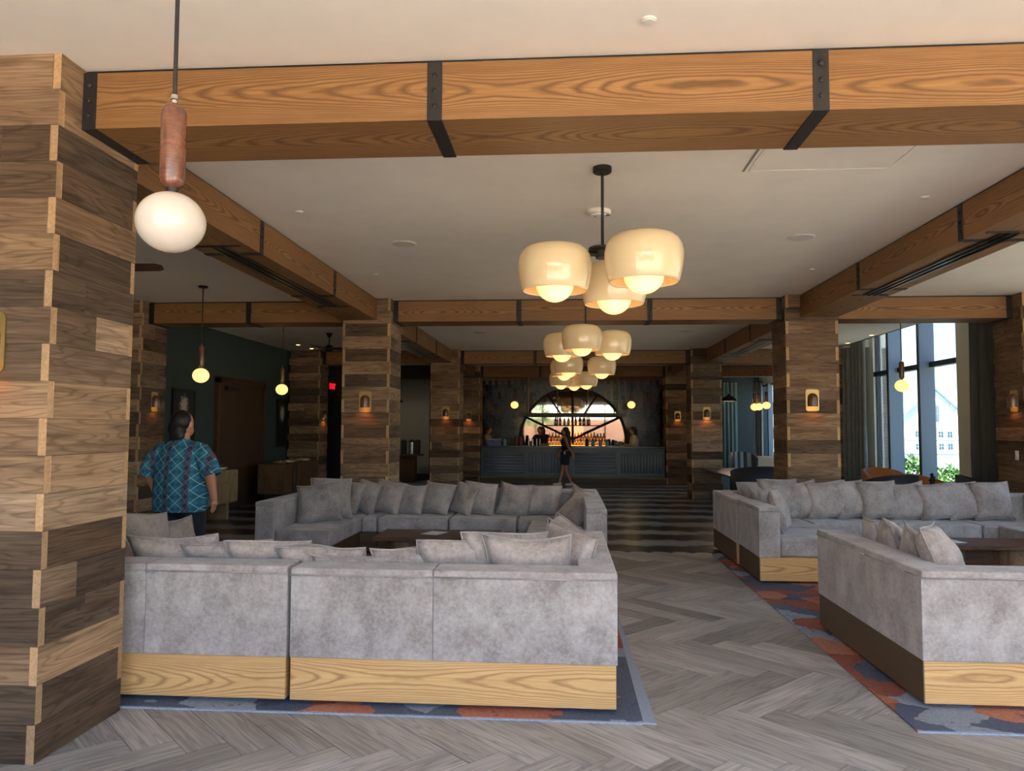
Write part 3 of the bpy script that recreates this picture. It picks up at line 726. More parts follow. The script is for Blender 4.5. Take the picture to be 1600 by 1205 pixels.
pendant('oval globe pendant hanging in front of the tall window', 5.40, 12.5, 2.335, .108)
pendant('globe pendant left of the bar arch', -1.57, 22.75, 2.34, .12, hl=.2)
pendant('globe pendant right of the bar arch', 1.95, 22.75, 2.35, .12, hl=.2)
for k, (x, y, z) in enumerate([(4.66, 19.0, 2.18), (4.79, 19.1, 2.19), (4.95, 19.0, 2.22)]):
    pendant('%s globe pendant of the trio hanging in the right aisle' % ['left', 'middle', 'right'][k], x, y, z, .098, hl=.24, en=.8)

_bp = None
def sconce_meshes():
    # back plate in XZ, facing -Y
    pts = []
    w, h = .09, .15
    for cx, cz, a0 in ((w - .03, h - .03, 0), (-w + .03, h - .03, PI / 2), (-w + .03, -h + .03, PI), (w - .03, -h + .03, 1.5 * PI)):
        for k in range(5):
            a = a0 + k * PI / 8; pts.append((cx + .03 * math.cos(a), cz + .03 * math.sin(a)))
    T = Matrix.Rotation(PI / 2, 4, 'X')
    plate = MB().prism(pts, 0, .008, T=T).mesh('backplate', M_brass)
    hood = MB(); n = 18; prof = []
    for k in range(7):
        t = k / 6 * PI / 2; prof.append((.068 * math.cos(t) + .0005, .03 + .068 * math.sin(t)))
    prof = [(.068, -.085)] + prof
    vs = []; fs = []
    for r, z in prof:
        for i in range(n + 1):
            a = PI + PI * i / n; vs.append((r * math.cos(a), -.0085 + r * 1.25 * math.sin(a), z))
    for j in range(len(prof) - 1):
        for i in range(n): q = j * (n + 1) + i; fs.append((q, q + 1, q + n + 2, q + n + 1))
    hood.add(vs, fs); hm = hood.mesh('hood', M_handle, True)
    disc = MB().add([(.062 * math.cos(PI + PI * i / n), -.0085 + .076 * math.sin(PI + PI * i / n), -.070) for i in range(n + 1)], [tuple(range(n + 1))]).mesh('bulb', M_warm)
    rim = MB().tube([(.068 * math.cos(PI + PI * i / n), -.0085 + .085 * math.sin(PI + PI * i / n), -.085) for i in range(n + 1)], .004, 6).mesh('rim', M_brass, True)
    return plate, hm, disc, rim
_sp, _shd, _sb, _sr = sconce_meshes()
def sconce(label, x, y, z, rz=0, en=1.3):
    t = thing('wall_sconce', label, 'wall lamp', (x, y, z), rz, 'brass and wood wall sconces')
    obj('backplate', _sp, t); obj('hood', _shd, t); obj('bulb', _sb, t); obj('rim', _sr, t)
    light('lamp', t, (0, -.075, -.11), (255, 160, 84), en, .03, 'SPOT', math.radians(150), (0, 0, 0))
sconce('brass and wood sconce on the big foreground pillar, cut by the left frame edge', -2.865, 3.513, 2.04)
sconce('brass and wood sconce on the striped pillar behind the left sofa', -2.90, 10.663, 2.00)
sconce('brass and wood sconce on the pillar behind the right sofa', 3.40, 10.663, 2.03)
sconce('wall sconce seen from the side behind the man', -6.292, 11.05, 2.01, PI / 2)
sconce('wall sconce by the dark doors below the red sign', -5.962, 18.1, 1.95, PI / 2)
sconce('wall sconce on the nearer pillar left of the bar', -2.88, 17.793, 1.99)
sconce('wall sconce on the pillar at the left end of the bar', -2.92, 22.343, 1.99)
sconce('wall sconce on the nearer pillar right of the bar', 3.25, 17.693, 1.99)
sconce('wall sconce on the pillar at the right end of the bar', 3.26, 22.343, 2.0)
sconce('wall sconce seen from the side at the right frame edge', 6.192, 10.86, 2.03, -PI / 2)
sconce('wall sconce on the far pillar in the right aisle', 6.192, 18.2, 1.95, -PI / 2)

# ------------------------------------------------------------------ ceiling devices
def disc(name, label, cat, x, y, r, h, mat=M_white, group=None, lens=None):
    o = MB().lathe([(.001, 0), (r, 0), (r, -h * .5), (r * .92, -h), (.001, -h)], 32).build(name, mat); o.location = (x, y, ZC - .0003); tag(o, label, cat, group)
    if lens: MB().cyl(r * .6, -h - .002, -h, 20).build('lens', lens, o)
    return o
M_grille = plain('speaker_grille', (214, 206, 196), .7, var=.06, vs=300)
for (x, y, l) in ((-1.66, 7.49, 'round white ceiling speaker left of the large chandelier'), (2.30, 7.46, 'round white ceiling speaker right of the large chandelier'),
                  (-1.7, 14.6, 'round white ceiling speaker beyond the middle cross beam, left'), (2.3, 14.6, 'round white ceiling speaker beyond the middle cross beam, right')):
    s = disc('ceiling_speaker', l, 'speaker', x, y, .13, .006, M_white, 'ceiling speakers'); MB().cyl(.118, -.0085, -.006, 32).build('grille', M_grille, s)
for (x, y, l) in ((-2.33, 6.31, 'small white sprinkler cap near the left long beam'), (2.90, 6.21, 'small white sprinkler cap near the right long beam'), (-2.33, 8.98, 'sprinkler cap farther along the left long beam'),
                  (2.89, 8.97, 'sprinkler cap farther along the right long beam'), (.38, 3.40, 'small sprinkler cap above the foreground beam')):
    s = disc('sprinkler_cap', l, 'sprinkler', x, y, .036, .008, M_white, 'sprinkler caps'); MB().cyl(.026, -.013, -.008, 20).build('plate', M_white, s)
sd_ = thing('smoke_detector', 'round white smoke detector behind the chandelier rod', 'detector', (.28, 6.45, ZC - .0005))
MB().lathe([(.001, 0), (.105, 0), (.108, -.02), (.10, -.035), (.001, -.036)], 32).build('body', M_white, sd_, smooth=False)
MB().lathe([(.078, -.036), (.075, -.05), (.001, -.052)], 28).build('cover', M_white, sd_)
MB().cyl(.006, -.056, -.052, 10, Matrix.Translation((-.03, -.02, 0))).build('indicator', M_blackp, sd_)
MB().lathe([(.016, -.036), (.022, -.050), (.012, -.058), (.001, -.058)], 16, Matrix.Translation((.078, -.03, 0))).build('strobe_lens', M_chrome, sd_)
hp = thing('access_panel', 'square plaster access panel in the ceiling behind the foreground beam', 'panel', (1.83, 5.0, ZC))
MB().box(-.48, .48, -.48, .48, -.004, -.0005).build('panel', M_ceil, hp)
for a in ((-.50, -.485, -.5, .5), (.485, .50, -.5, .5), (-.5, .5, .485, .50), (-.5, .5, -.5, -.485)): MB().box(*a, -.006, -.0005).build('frame_edge', M_ceil, hp)
MB().box(-.545, -.53, -.5, .5, -.006, -.0005).build('frame_edge', M_grey, hp)
M_dl = emis('downlight_glow', (255, 206, 120), 5)
for k, (x, y, l) in enumerate([(-6.09, 16.6, 'glowing downlight in the dark left aisle ceiling, nearer of two'), (-6.05, 17.4, 'glowing downlight in the dark left aisle ceiling, farther of two'), (6.1, 16.7, 'downlight at the ceiling edge by the window curtain'), (6.05, 15.3, 'downlight at the ceiling edge above the window pendant')]):
    disc('downlight', l, 'downlight', x, y, .07, .006, M_white, 'recessed downlights', M_dl)
def fan(label, x, y, rot, bl=.62):
    t = thing('ceiling_fan', label, 'ceiling fan', (x, y, 0), rot, 'ceiling fans of the left aisle')
    MB().lathe([(.001, ZC - .0005), (.07, ZC - .0005), (.03, ZC - .08), (.012, ZC - .085), (.012, 3.26), (.001, 3.26)], 16).build('downrod', M_black, t)
    MB().lathe([(.001, 3.28), (.05, 3.27), (.095, 3.22), (.10, 3.18), (.06, 3.15), (.001, 3.145)], 20).build('motor', M_black, t, smooth=True)
    for k in range(3):
        a = k * 2 * PI / 3; T = Matrix.Translation((0, 0, 3.2)) @ Matrix.Rotation(a, 4, 'Z') @ Matrix.Rotation(-.45, 4, 'X')
        pts = [(.08, -.04), (.2, -.06), (bl - .05, -.055), (bl, -.03), (bl, .03), (bl - .05, .055), (.2, .06), (.08, .04)]
        MB().prism(pts, -.004, .004, T=T).build('blade', M_walnut, t)
fan('dark ceiling fan half hidden behind the big pillar, one blade showing', -4.6, 7.05, math.radians(2))
fan('dark ceiling fan in the far left aisle beside glowing downlights', -4.72, 14.6, math.radians(15))

# ------------------------------------------------------------------ left aisle: door, art, cabinets, exit
door = struct(MB().box(-6.775, -6.70, 14.02, 14.14, 0, 2.58).box(-6.775, -6.70, 16.2, 16.32, 0, 2.58).box(-6.775, -6.70, 14.02, 16.32, 2.5, 2.62).build('door_1', M_walnut))
M_door = wood('door_veneer', (86, 62, 44), (68, 48, 34), (46, 32, 22), 6, 5, .6, .3, .5)
MB().box(-6.77, -6.73, 14.15, 16.19, .01, 2.49).build('leaf', M_door, door)
MB().box(-6.73, -6.66, 14.35, 14.85, 2.36, 2.44).build('closer', M_black, door)
MB().tube([(-6.70, 15.95, .95), (-6.68, 15.95, 1.0), (-6.68, 15.95, 1.3), (-6.70, 15.95, 1.35)], .012, 8).build('pull_handle', M_black, door)
def art(label, y0, y1, z0, z1, seed):
    m, nt, b = nm('art_%d' % seed); tc = nd(nt, 'ShaderNodeTexCoord')
    mp = nd(nt, 'ShaderNodeMapping'); nt.links.new(tc.outputs['Object'], mp.inputs[0])
    d = nd(nt, 'ShaderNodeVectorMath'); d.operation = 'LENGTH'
    off = nd(nt, 'ShaderNodeVectorMath'); off.operation = 'SUBTRACT'; off.inputs[1].default_value = (0, 0, .22); nt.links.new(tc.outputs['Object'], off.inputs[0])
    nt.links.new(vmul(nt, off.outputs[0], (0, 2.6, 2.0)), d.inputs[0])
    nz = noise(nt, tc.outputs['Object'], 26, 4, .7)
    f = mth(nt, 'ADD', mth(nt, 'SUBTRACT', 1.0, mth(nt, 'MULTIPLY', d.outputs['Value'], 1.5)), mth(nt, 'MULTIPLY', mth(nt, 'SUBTRACT', nz, .5), 1.6))
    nt.links.new(ramp(nt, f, [(.45, lin((24, 24, 24))), (.62, lin((190, 182, 166)))]), b.inputs['Base Color'])
    t = thing('framed_artwork', label, 'artwork', (-6.775, (y0 + y1) / 2, (z0 + z1) / 2))
    hy, hz = (y1 - y0) / 2, (z1 - z0) / 2
    MB().box(.002, .022, -hy + .03, hy - .03, -hz + .03, hz - .03).build('print', m, t)
    for a in ((-hy, hy, hz - .03, hz), (-hy, hy, -hz, -hz + .03), (-hy, -hy + .03, -hz + .03, hz - .03), (hy - .03, hy, -hz + .03, hz - .03)):
        MB().box(.001, .032, a[0], a[1], a[2], a[3]).build('frame_side', M_blackp, t)
art('dark framed picture with a pale spray, partly behind the man\'s head', 12.44, 13.22, 1.25, 2.3, 1)
art('dark framed picture with a pale tree beside the dark door', 17.14, 17.76, 1.17, 2.29, 2)
M_cab = wood('cabinet_oak', (170, 146, 110), (140, 116, 84), (104, 82, 56), 7, 5, 1.2, .4, .55)
M_cabd = wood('cabinet_walnut', (120, 88, 60), (92, 66, 44), (60, 42, 28), 7, 5, 1.2, .4, .5)
c1 = thing('credenza', 'light oak credenza on panel legs beside the man, dishes on top', 'cabinet', (-6.2, 12.55, .004))
MB().box(-.30, .28, -.65, .65, .30, .87).build('body', M_cab, c1)
for k in range(4): MB().box(.281, .30, -.64 + .325 * k, -.33 + .325 * k, .31, .86).build('door', M_cab, c1)
for y in (-.42, .42): MB().box(-.22, .22, y - .05, y + .05, 0, .30).build('leg', M_cab, c1)
c2 = thing('credenza', 'dark walnut cabinet with two curved black slits, food trays on top', 'cabinet', (-6.18, 16.55, .004))
MB().box(-.30, .26, -1.1, 1.1, .22, .85).build('body', M_cabd, c2)
MB().box(-.22, .2, -1.0, 1.0, 0, .22).build('leg', M_black, c2)
for k in range(5): MB().box(.262, .28, -1.09 + .436 * k, -.66 + .436 * k, .23, .84).build('door', M_cabd, c2)
for s in (0, .16):
    pts = [(.284, -.62 + s + .05 * math.sin(PI * q / 8) * (1 if s else -1), .25 + .57 * q / 8) for q in range(9)]
    MB().tube(pts, .014, 6).build('curved_slit', M_blackp, c2)
def platter(label, x, y, z, r, mat, food=None):
    t = thing('serving_platter', label, 'platter', (x, y, z), R_.uniform(0, 3), 'platters on the aisle cabinets')
    MB().lathe([(.001, .0), (r * .6, 0), (r, .035), (r * .97, .04), (r * .58, .008), (.001, .008)], 24).build('dish', mat, t, smooth=True)
    if food:
        for k in range(9):
            a, q = R_.uniform(0, 6.3), R_.uniform(0, r * .62); MB().ell((q * math.cos(a), q * math.sin(a), .045), (.035, .025, .022), 8, 6).build('pastry', food, t, smooth=True)
    MB().tube([(0, 0, .06), (.10, .02, .09), (.17, .04, .13)], .006, 6).build('serving_spoon', M_chrome, t)
M_food = plain('pastry', (196, 150, 92), .7, var=.2, vs=30)
platter('white serving dish at the near end of the oak credenza', -6.15, 12.5, .876, .17, M_white)
platter('white serving dish at the far end of the oak credenza', -6.15, 12.92, .876, .17, M_white)
for k in range(4):
    platter('tray of pastries on the dark cabinet, %s from the left' % ORD[k], -6.13, 15.75 + .48 * k, .856, .17, M_white if k % 2 else M_cab, M_food)
# dark double door with exit sign
dd = struct(MB().box(-6.7, -4.9, 19.50, 19.59, 0, 2.56).build('door_2', M_blackp))
for k in (0, 1):
    x = -6.66 + k * .87
    MB().box(x, x + .86, 19.47, 19.50, .01, 2.5).build('leaf', plain('door_leaf_%d' % k, (26, 26, 28), .35), dd)
    MB().box(x + .06, x + .80, 19.455, 19.47, 1.02, 1.06).build('push_bar', M_black, dd)
ex = thing('exit_sign', 'lit red EXIT sign above the dark doors', 'sign', (-6.12, 19.22, 2.70), math.radians(86))
MB().box(-.20, .20, -.012, .012, -.13, .13).build('housing', M_blackp, ex)
MB().box(-.01, .01, -.01, .01, .13, ZC - 2.72 - .001).build('stem', M_blackp, ex)
M_red = emis('exit_red', (255, 20, 40), 1.6)
fc = bpy.data.curves.new('exit_text', 'FONT'); fc.body = 'EXIT'; fc.size = .20; fc.align_x = 'CENTER'; fc.align_y = 'CENTER'; fc.extrude = .002; fc.offset = .006
fo = bpy.data.objects.new('exit_text_tmp', fc); COL.objects.link(fo); bpy.context.view_layer.update()
tm = bpy.data.meshes.new_from_object(fo.evaluated_get(bpy.context.evaluated_depsgraph_get())); bpy.data.objects.remove(fo)
tm.materials.clear(); tm.materials.append(M_red); tm.name = 'letters'
obj('letters', tm, ex, (0, -.015, 0), (PI / 2, 0, 0))
# header and passage with coffee point
struct(MB().box(-5.3, -3.0, 19.9, 20.0, 2.92, ZC).build('trim_2', M_blackp))
t = thing('console_table', 'wooden console holding coffee dispensers in the passage', 'table', (-4.78, 22.6, .004))
MB().box(-.42, .42, -.25, .25, .78, .84).build('top', M_walnut, t); MB().box(-.30, .22, -.2, .2, .02, .78).build('cabinet_body', M_walnut, t); MB().box(-.28, .2, -.18, .18, 0, .02).build('toe_kick', M_blackp, t)
for k, x in enumerate((-4.92, -4.68, -4.50)):
    u = thing('coffee_dispenser', 'steel coffee dispenser on the console, %s' % ['left', 'middle', 'right'][k], 'coffee dispenser', (x, 22.55, .845), 0, 'coffee dispensers on the console')
    MB().cyl(.085, 0, .36, 20).build('body', M_chrome if k % 2 else M_black, u, smooth=False); MB().lathe([(.09, .36), (.09, .40), (.05, .43), (.001, .43)], 20).build('lid', M_black, u); MB().tube([(0, -.085, .1), (0, -.13, .1), (0, -.14, .07)], .012, 8).build('tap', M_black, u)
def dome(label, x, y, z):
    t = thing('dome_pendant', label, 'pendant lamp', (x, y, 0), 0, 'black dome pendants')
    MB().lathe([(.20, z), (.19, z + .05), (.13, z + .11), (.05, z + .15), (.02, z + .20), (.017, z + .20), (.045, z + .145), (.125, z + .105), (.185, z + .045), (.195, z)], 28).build('shade', M_black, t, smooth=True)
    MB().cyl(.004, z + .19, ZC - .02, 8).build('cord', M_black, t); MB().cyl(.05, ZC - .02, ZC - .0005, 16).build('canopy', M_black, t)
    MB().ell((0, 0, z + .05), (.04, .04, .04), 12, 8).build('bulb', M_dl, t, smooth=True); light('lamp', t, (0, 0, z - .02), (255, 226, 190), 16, .05)
dome('black dome pendant above the coffee console, half behind a pillar', -4.95, 21.6, 2.36)
dome('black dome pendant in the right aisle beside the far pillar', 4.25, 20.0, 2.36)
sw = thing('light_switch', 'white light switch plate on the right edge pillar', 'switch', (6.192, 10.84, 1.28), -PI / 2)
MB().box(-.04, .04, -.006, 0, -.065, .065).build('plate', M_white, sw, bevel=.003); MB().box(-.012, .012, -.011, -.006, -.028, .028).build('rocker', M_white, sw)
# ------------------------------------------------------------------ bar
bar = thing('bar_counter', 'long dark bar counter with ribbed panels at the end of the hall', 'bar', (.17, 22.7, .004))
BX0, BX1 = -2.73, 2.74
M_bar = plain('bar_panel', (66, 70, 78), .4, var=.08, vs=8); M_rib = plain('bar_rib', (118, 127, 140), .3)
MB().box(BX0, BX1, -.15, .28, .17, 1.05).build('body', M_bar, bar)
MB().box(BX0, BX1, -.32, .40, 1.05, 1.106).build('counter_top', plain('bar_top', (46, 42, 40), .25), bar, bevel=.004)
MB().box(BX0, BX1, -.42, .28, 0, .165).build('step', wood('bar_step', (92, 74, 58), (70, 56, 44), (46, 36, 28), 6, .6, 6, .4, .6), bar)
MB().tube([(BX0, -.43, .17), (BX1, -.43, .17)], .014, 8).build('foot_rail', M_brass, bar)
pwid = (BX1 - BX0) / 4
_hr = MB().tube([(-pwid / 2 + .08, 0, 0), (pwid / 2 - .08, 0, 0)], .034, 10).mesh('rib', M_rib, True)
_vr = MB().tube([(0, 0, -.29), (0, 0, .29)], .034, 10).mesh('rib', M_rib, True)
for k in range(4):
    cx = BX0 + pwid * (k + .5)
    p = MB().box(cx - pwid / 2 + .03, cx + pwid / 2 - .03, -.165, -.15, .24, .96).build('panel', M_bar, bar)
    if k % 2 == 0:
        for q in range(7): obj('rib', _hr, p, (cx, -.168, .33 + .09 * q))
    else:
        for q in range(13): obj('rib', _vr, p, (cx - pwid / 2 + .12 + q * (pwid - .24) / 12, -.168, .60))
for k in range(5): MB().box(BX0 + pwid * k - .03 * (k > 0), BX0 + pwid * k + .03 * (k < 4), -.17, -.15, .2, 1.0).build('stile', M_bar, bar)
# tiled wall and round mirror
wb = struct(MB().box(-3.0, 3.55, 24.6, 24.75, 0, ZC).build('wall_bar', M_tilegrout))
m, nt, b = nm('glazed_tile'); g_ = nd(nt, 'ShaderNodeNewGeometry')
cr = nd(nt, 'ShaderNodeValToRGB'); cr.color_ramp.interpolation = 'CONSTANT'
for i, (p_, c_) in enumerate([(0, (20, 24, 30)), (.22, (44, 54, 66)), (.48, (36, 48, 60)), (.66, (62, 70, 78)), (.84, (30, 34, 40)), (.93, (92, 78, 58))]):
    if i > 1: cr.color_ramp.elements.new(p_)
    cr.color_ramp.elements[i].position = p_; cr.color_ramp.elements[i].color = (*lin(c_), 1)
nt.links.new(g_.outputs['Random Per Island'], cr.inputs[0]); nt.links.new(cr.outputs[0], b.inputs['Base Color']); b.inputs['Roughness'].default_value = .22
mb = MB(); CX, CZ, CR = .21, 1.21, 1.72
tw, th = .105, .25
for i in range(62):
    for j in range(12):
        x0 = -2.98 + i * tw; z0 = .95 + j * th - (th / 2 if i % 2 else 0)
        if z0 + th > 3.3 or x0 + tw > 3.55: continue
        if math.hypot(x0 + tw / 2 - CX, z0 + th / 2 - CZ) < CR - .05: continue
        dz = R_.uniform(0, .006)
        mb.box(x0 + .004, x0 + tw - .004, 24.575 - dz, 24.602, z0 + .004, z0 + th - .004)
tag(mb.build('tiles', m, wb), kind='stuff')
mir = thing('round_mirror', 'large round mirror in a dark metal ring behind the bar', 'mirror', (CX, 24.55, CZ))
m, nt, b = nm('mirror'); b.inputs['Metallic'].default_value = 1; b.inputs['Base Color'].default_value = (.30, .295, .28, 1); b.inputs['Roughness'].default_value = .03
MB().cyl(CR, 0, .01, 64, Matrix.Rotation(PI / 2, 4, 'X')).build('glass', m, mir)
MB().tube([(CR * math.cos(2 * PI * k / 72), -.03, CR * math.sin(2 * PI * k / 72)) for k in range(72)], .045, 8, closed=True).build('ring', M_black, mir, smooth=True)
# hanging steel bottle rack
rk = thing('bottle_rack', 'black steel truss rack with hanging rods in front of the round mirror', 'rack', (.2, 23.75, 0))
MB().box(-1.68, 1.68, -.10, .10, 2.01, 2.12).build('truss_beam', plain('rack_bronze', (58, 48, 40), .4, .5), rk)
MB().box(-.98, .98, -.10, .10, 1.715, 1.74).build('shelf', M_black, rk)
for s in (-1, 1):
    MB().tube([(s * 1.52, 0, 2.0), (s * .02, 0, 1.30)], .035, 6).build('brace', M_black, rk)
    MB().tube([(s * 1.40, 0, 2.12), (s * 1.40, 0, ZC - .001)], .022, 8).build('hanger_rod', M_brass, rk)
    MB().tube([(s * .38, 0, 2.1), (s * .80, 0, 2.72)], .03, 6).build('upper_brace', M_black, rk)
    MB().tube([(s * .48, 0, 1.72), (s * .48, 0, ZC - .001)], .012, 6).build('shelf_rod', M_brass, rk)
MB().box(-.035, .035, -.035, .035, 1.15, ZC - .001).build('post', M_black, rk)
bb = thing('back_bar', 'back counter below the round mirror holding rows of amber bottles', 'counter', (.2, 24.2, .004))
MB().box(-2.9, 3.0, -.22, .25, 0, 1.08).build('body', M_bar, bb)
MB().box(-.85, 1.05, .02, .25, 1.08, 1.20).build('riser', M_black, bb)
MB().box(-.85, 1.05, -.19, -.17, 1.081, 1.095).build('light_strip', emis('led_strip', (255, 150, 60), 6), bb)
MB().box(-.85, 1.05, .0, .012, 1.201, 1.215).build('light_strip', MATS['led_strip'], bb)
def bottle_mesh(mat, h=.28, r=.037):
    return MB().lathe([(.001, 0), (r, 0), (r, h * .58), (r * .8, h * .66), (r * .36, h * .76), (r * .36, h), (.001, h)], 12).mesh('bottle', mat, True)
BM = []
for i, c in enumerate([(196, 112, 40), (214, 146, 66), (150, 78, 34), (120, 134, 84), (220, 190, 130), (160, 56, 40)]):
    p = plain('liquor_%d' % i, c, .12); p.node_tree.nodes['Principled BSDF'].inputs['Transmission Weight'].default_value = .35
    BM.append(bottle_mesh(p, .27 + .02 * (i % 3), .035 + .004 * (i % 2)))
_lab = MB().lathe([(.040, .05), (.040, .12)], 12).mesh('label_band', M_paper)
def bottle(label, x, y, z, k, group):
    o = obj('bottle', BM[k % 6], None, (x, y, z)); tag(o, label, 'bottle', group); obj('label_band', _lab, o)
for k in range(8): bottle('spirit bottle on the hanging rack, %s from the left' % ORD[k], [-.34, -.20, -.06, .07, .30, .44, .57, .72][k], 23.75, 1.7405, [3, 2, 4, 4, 0, 5, 2, 0][k], 'bottles on the hanging rack')
for k in range(20): bottle('amber bottle in the front row below the round mirror', -.58 + .095 * k, 24.10, 1.0845, k * 7 % 5, 'front row of amber bottles')
for k in range(18): bottle('amber bottle in the raised back row below the round mirror', -.55 + .104 * k, 24.36, 1.2045, k * 5 % 4, 'back row of amber bottles')
light('bar_lamp', bb, (.1, -.30, 1.6), (255, 160, 80), 9, .3)
# things standing on the bar
def jar(name, label, cat, x, y, h, r, mat, lid=M_black, z=1.1105):
    t = thing(name, label, cat, (x, y, z))
    MB().lathe([(.001, 0), (r, 0), (r, h * .8), (r * .85, h * .85), (r * .85, h), (.001, h)], 16).build('body', mat, t)
    MB().cyl(r * .9, h, h + .02, 16).build('lid', lid, t)
M_blue = plain('blue_box', (92, 104, 168), .5); M_redj = plain('red_jar', (120, 40, 40), .4); M_teal = plain('teal_cup', (110, 170, 168), .3)
t = thing('carton', 'blue carton with a tan lid at the left end of the bar', 'box', (-2.18, 22.8, 1.1105)); MB().box(-.2, .2, -.12, .12, 0, .17).build('body', M_blue, t); MB().box(-.26, .2, -.13, .13, .17, .20).build('lid', plain('tan_lid', (196, 180, 140), .6), t); MB().box(-.08, -.02, -.122, -.12, .10, .14).build('window', M_blackp, t)
jar('glass_jar', 'clear glass jar beside the blue carton', 'jar', -1.86, 22.75, .2, .05, M_teal)
jar('canister', 'left dark red canister on the bar', 'canister', -1.52, 22.8, .25, .06, M_redj); jar('canister', 'right dark red canister on the bar', 'canister', -1.37, 22.8, .26, .06, M_redj)
for k, x in enumerate((-1.14, -1.02, -.90, -.80)): jar('cocktail_shaker', '%s of four slim steel shakers left of the bartender' % ORD[k], 'shaker', x, 22.85, .2, .025, M_chrome)
jar('bowl', 'shallow bowl on the bar in front of the bartender', 'bowl', -.62, 22.75, .06, .10, M_cab)
for k, (x, c, h) in enumerate([(.62, M_black, .2), (.80, M_teal, .18), (1.02, M_chrome, .16), (1.22, M_teal, .17), (1.48, M_grey, .14), (1.62, M_cab, .12)]):
    jar('bar_container', ['black caddy right of the walking woman', 'pale blue cup right of the black caddy', 'steel tumbler on the right half of the bar', 'tall blue glass on the right half of the bar', 'grey tub near the right bartender', 'small wooden tub near the right bartender'][k], 'container', x, 22.75, h, .055, c)
# ------------------------------------------------------------------ right aisle: curtains, tables, chairs
def curtain(label, p0, p1, z0, z1, n, amp=.05, mat=M_curtain, ph=0.):
    t = thing('curtain', label, 'curtain', (0, 0, 0)); d = Vector((p1[0] - p0[0], p1[1] - p0[1])); L = d.length; d /= L; nn = Vector((-d.y, d.x))
    N = n * 8; vs = []; fs = []; rr = random.Random(int(ph * 10) + n)
    for lev in range(5):
        z = z0 + (z1 - z0) * lev / 4; k = 1 + .25 * math.sin(lev * 1.7)
        for i in range(N + 1):
            q = i / N; w = amp * k * math.sin(2 * PI * n * q + ph + .3 * math.sin(lev + 5 * q)) * (.75 + .35 * math.sin(9 * q + ph))
            vs.append((p0[0] + d.x * L * q + nn.x * w, p0[1] + d.y * L * q + nn.y * w, z))
    for lev in range(4):
        for i in range(N): a = lev * (N + 1) + i; fs.append((a, a + 1, a + N + 2, a + N + 1))
    o = MB().add(vs, fs).build('drape', mat, t, smooth=True); s = o.modifiers.new('thick', 'SOLIDIFY'); s.thickness = .006
    MB().tube([(p0[0], p0[1], z1 + .01), (p1[0], p1[1], z1 + .01)], .014, 8).build('rail', M_black, t)
    return t
curtain('long grey curtain gathered at the far side of the tall window', (6.42, 18.0), (6.55, 16.95), .01, 4.9, 6, .055)
curtain('dark grey curtain gathered at the near side of the tall window, by the right pillar', (6.46, 12.55), (6.52, 11.5), .01, 4.9, 5, .05, plain('dark_curtain', (74, 74, 72), .9), 1.)
curtain('grey green curtain on the back wall of the right aisle, left half', (5.0, 27.2), (6.08, 27.2), .01, 3.3, 8, .05, plain('teal_curtain', (104, 124, 122), .9), 2.)
curtain('grey curtain on the back wall of the right aisle, near its window', (6.6, 27.15), (6.86, 26.85), .01, 3.3, 4, .05, M_curtain, .4)
def tub_chair(label, x, y, rz, shell, inner, top=.82, r=.34, group=None):
    t = thing('tub_chair', label, 'chair', (x, y, .004), rz, group)
    vs = []; fs = []; n = 22
    for (rr, zz, cut) in ((r * .9, .42, 0), (r, .62, 0), (r * 1.05, top, 1)):
        for i in range(n + 1):
            a = math.radians(-20 + 220 * i / n); q = math.sin(math.radians(180) * i / n)
            z = zz - (.17 * (1 - q ** .7) if cut else 0)
            vs.append((rr * math.cos(a), rr * math.sin(a), z))
    for l in range(2):
        for i in range(n): a = l * (n + 1) + i; fs.append((a, a + 1, a + n + 2, a + n + 1))
    o = MB().add(vs, fs).build('backrest', shell, t, smooth=True); s = o.modifiers.new('thick', 'SOLIDIFY'); s.thickness = .045; s.offset = 0
    MB().lathe([(.001, .36), (r * .82, .36), (r * .88, .40), (r * .85, .46), (r * .6, .48), (.001, .48)], 24).build('seat', inner, t, smooth=True)
    for k in range(4):
        a = PI / 4 + k * PI / 2; MB().tube([(.2 * math.cos(a), .2 * math.sin(a), .37), (.28 * math.cos(a), .28 * math.sin(a), .0)], [.02, .012], 8).build('leg', M_black, t)
    return t
M_char = plain('charcoal_upholstery', (44, 46, 52), .7); M_tan = plain('tan_leather', (168, 104, 58), .45, var=.08); M_stripe_m, nt, b = nm('striped_fabric')
tc = nd(nt, 'ShaderNodeTexCoord'); sx = nd(nt, 'ShaderNodeSeparateXYZ'); nt.links.new(tc.outputs['Object'], sx.inputs[0])
nt.links.new(ramp(nt, mth(nt, 'PINGPONG', mth(nt, 'MULTIPLY', sx.outputs['X'], 7), .5), [(.2, lin((66, 76, 88))), (.3, lin((170, 184, 190)))]), b.inputs['Base Color'])
tub_chair('charcoal tub chair with tan leather inside, behind the right sofa by the curtain', 5.12, 12.35, math.radians(190), M_char, M_tan, .93, .36)
tub_chair('tan leather chair in front of the window brick pier, behind the right sofa', 5.42, 13.25, math.radians(10), M_tan, M_tan, .97, .33)
tub_chair('tan leather chair behind the middle of the right sofa, by the window', 6.12, 13.2, math.radians(100), M_tan, M_char, .88, .32)
tub_chair('charcoal chair behind the right end of the right sofa', 6.12, 11.72, math.radians(60), M_char, M_char, .95, .26)
def round_table(label, x, y, r, h=.74, mat=M_walnut):
    t = thing('round_table', label, 'table', (x, y, .004)); MB().cyl(r, h - .03, h, 40).build('table_top', mat, t, bevel=.004); MB().lathe([(.26, 0), (.26, .015), (.04, .04), (.035, h - .03)], 24, cap0=True).build('pedestal', M_black, t)
round_table('round cafe table behind the right sofa near the tall window', 5.78, 12.42, .28)
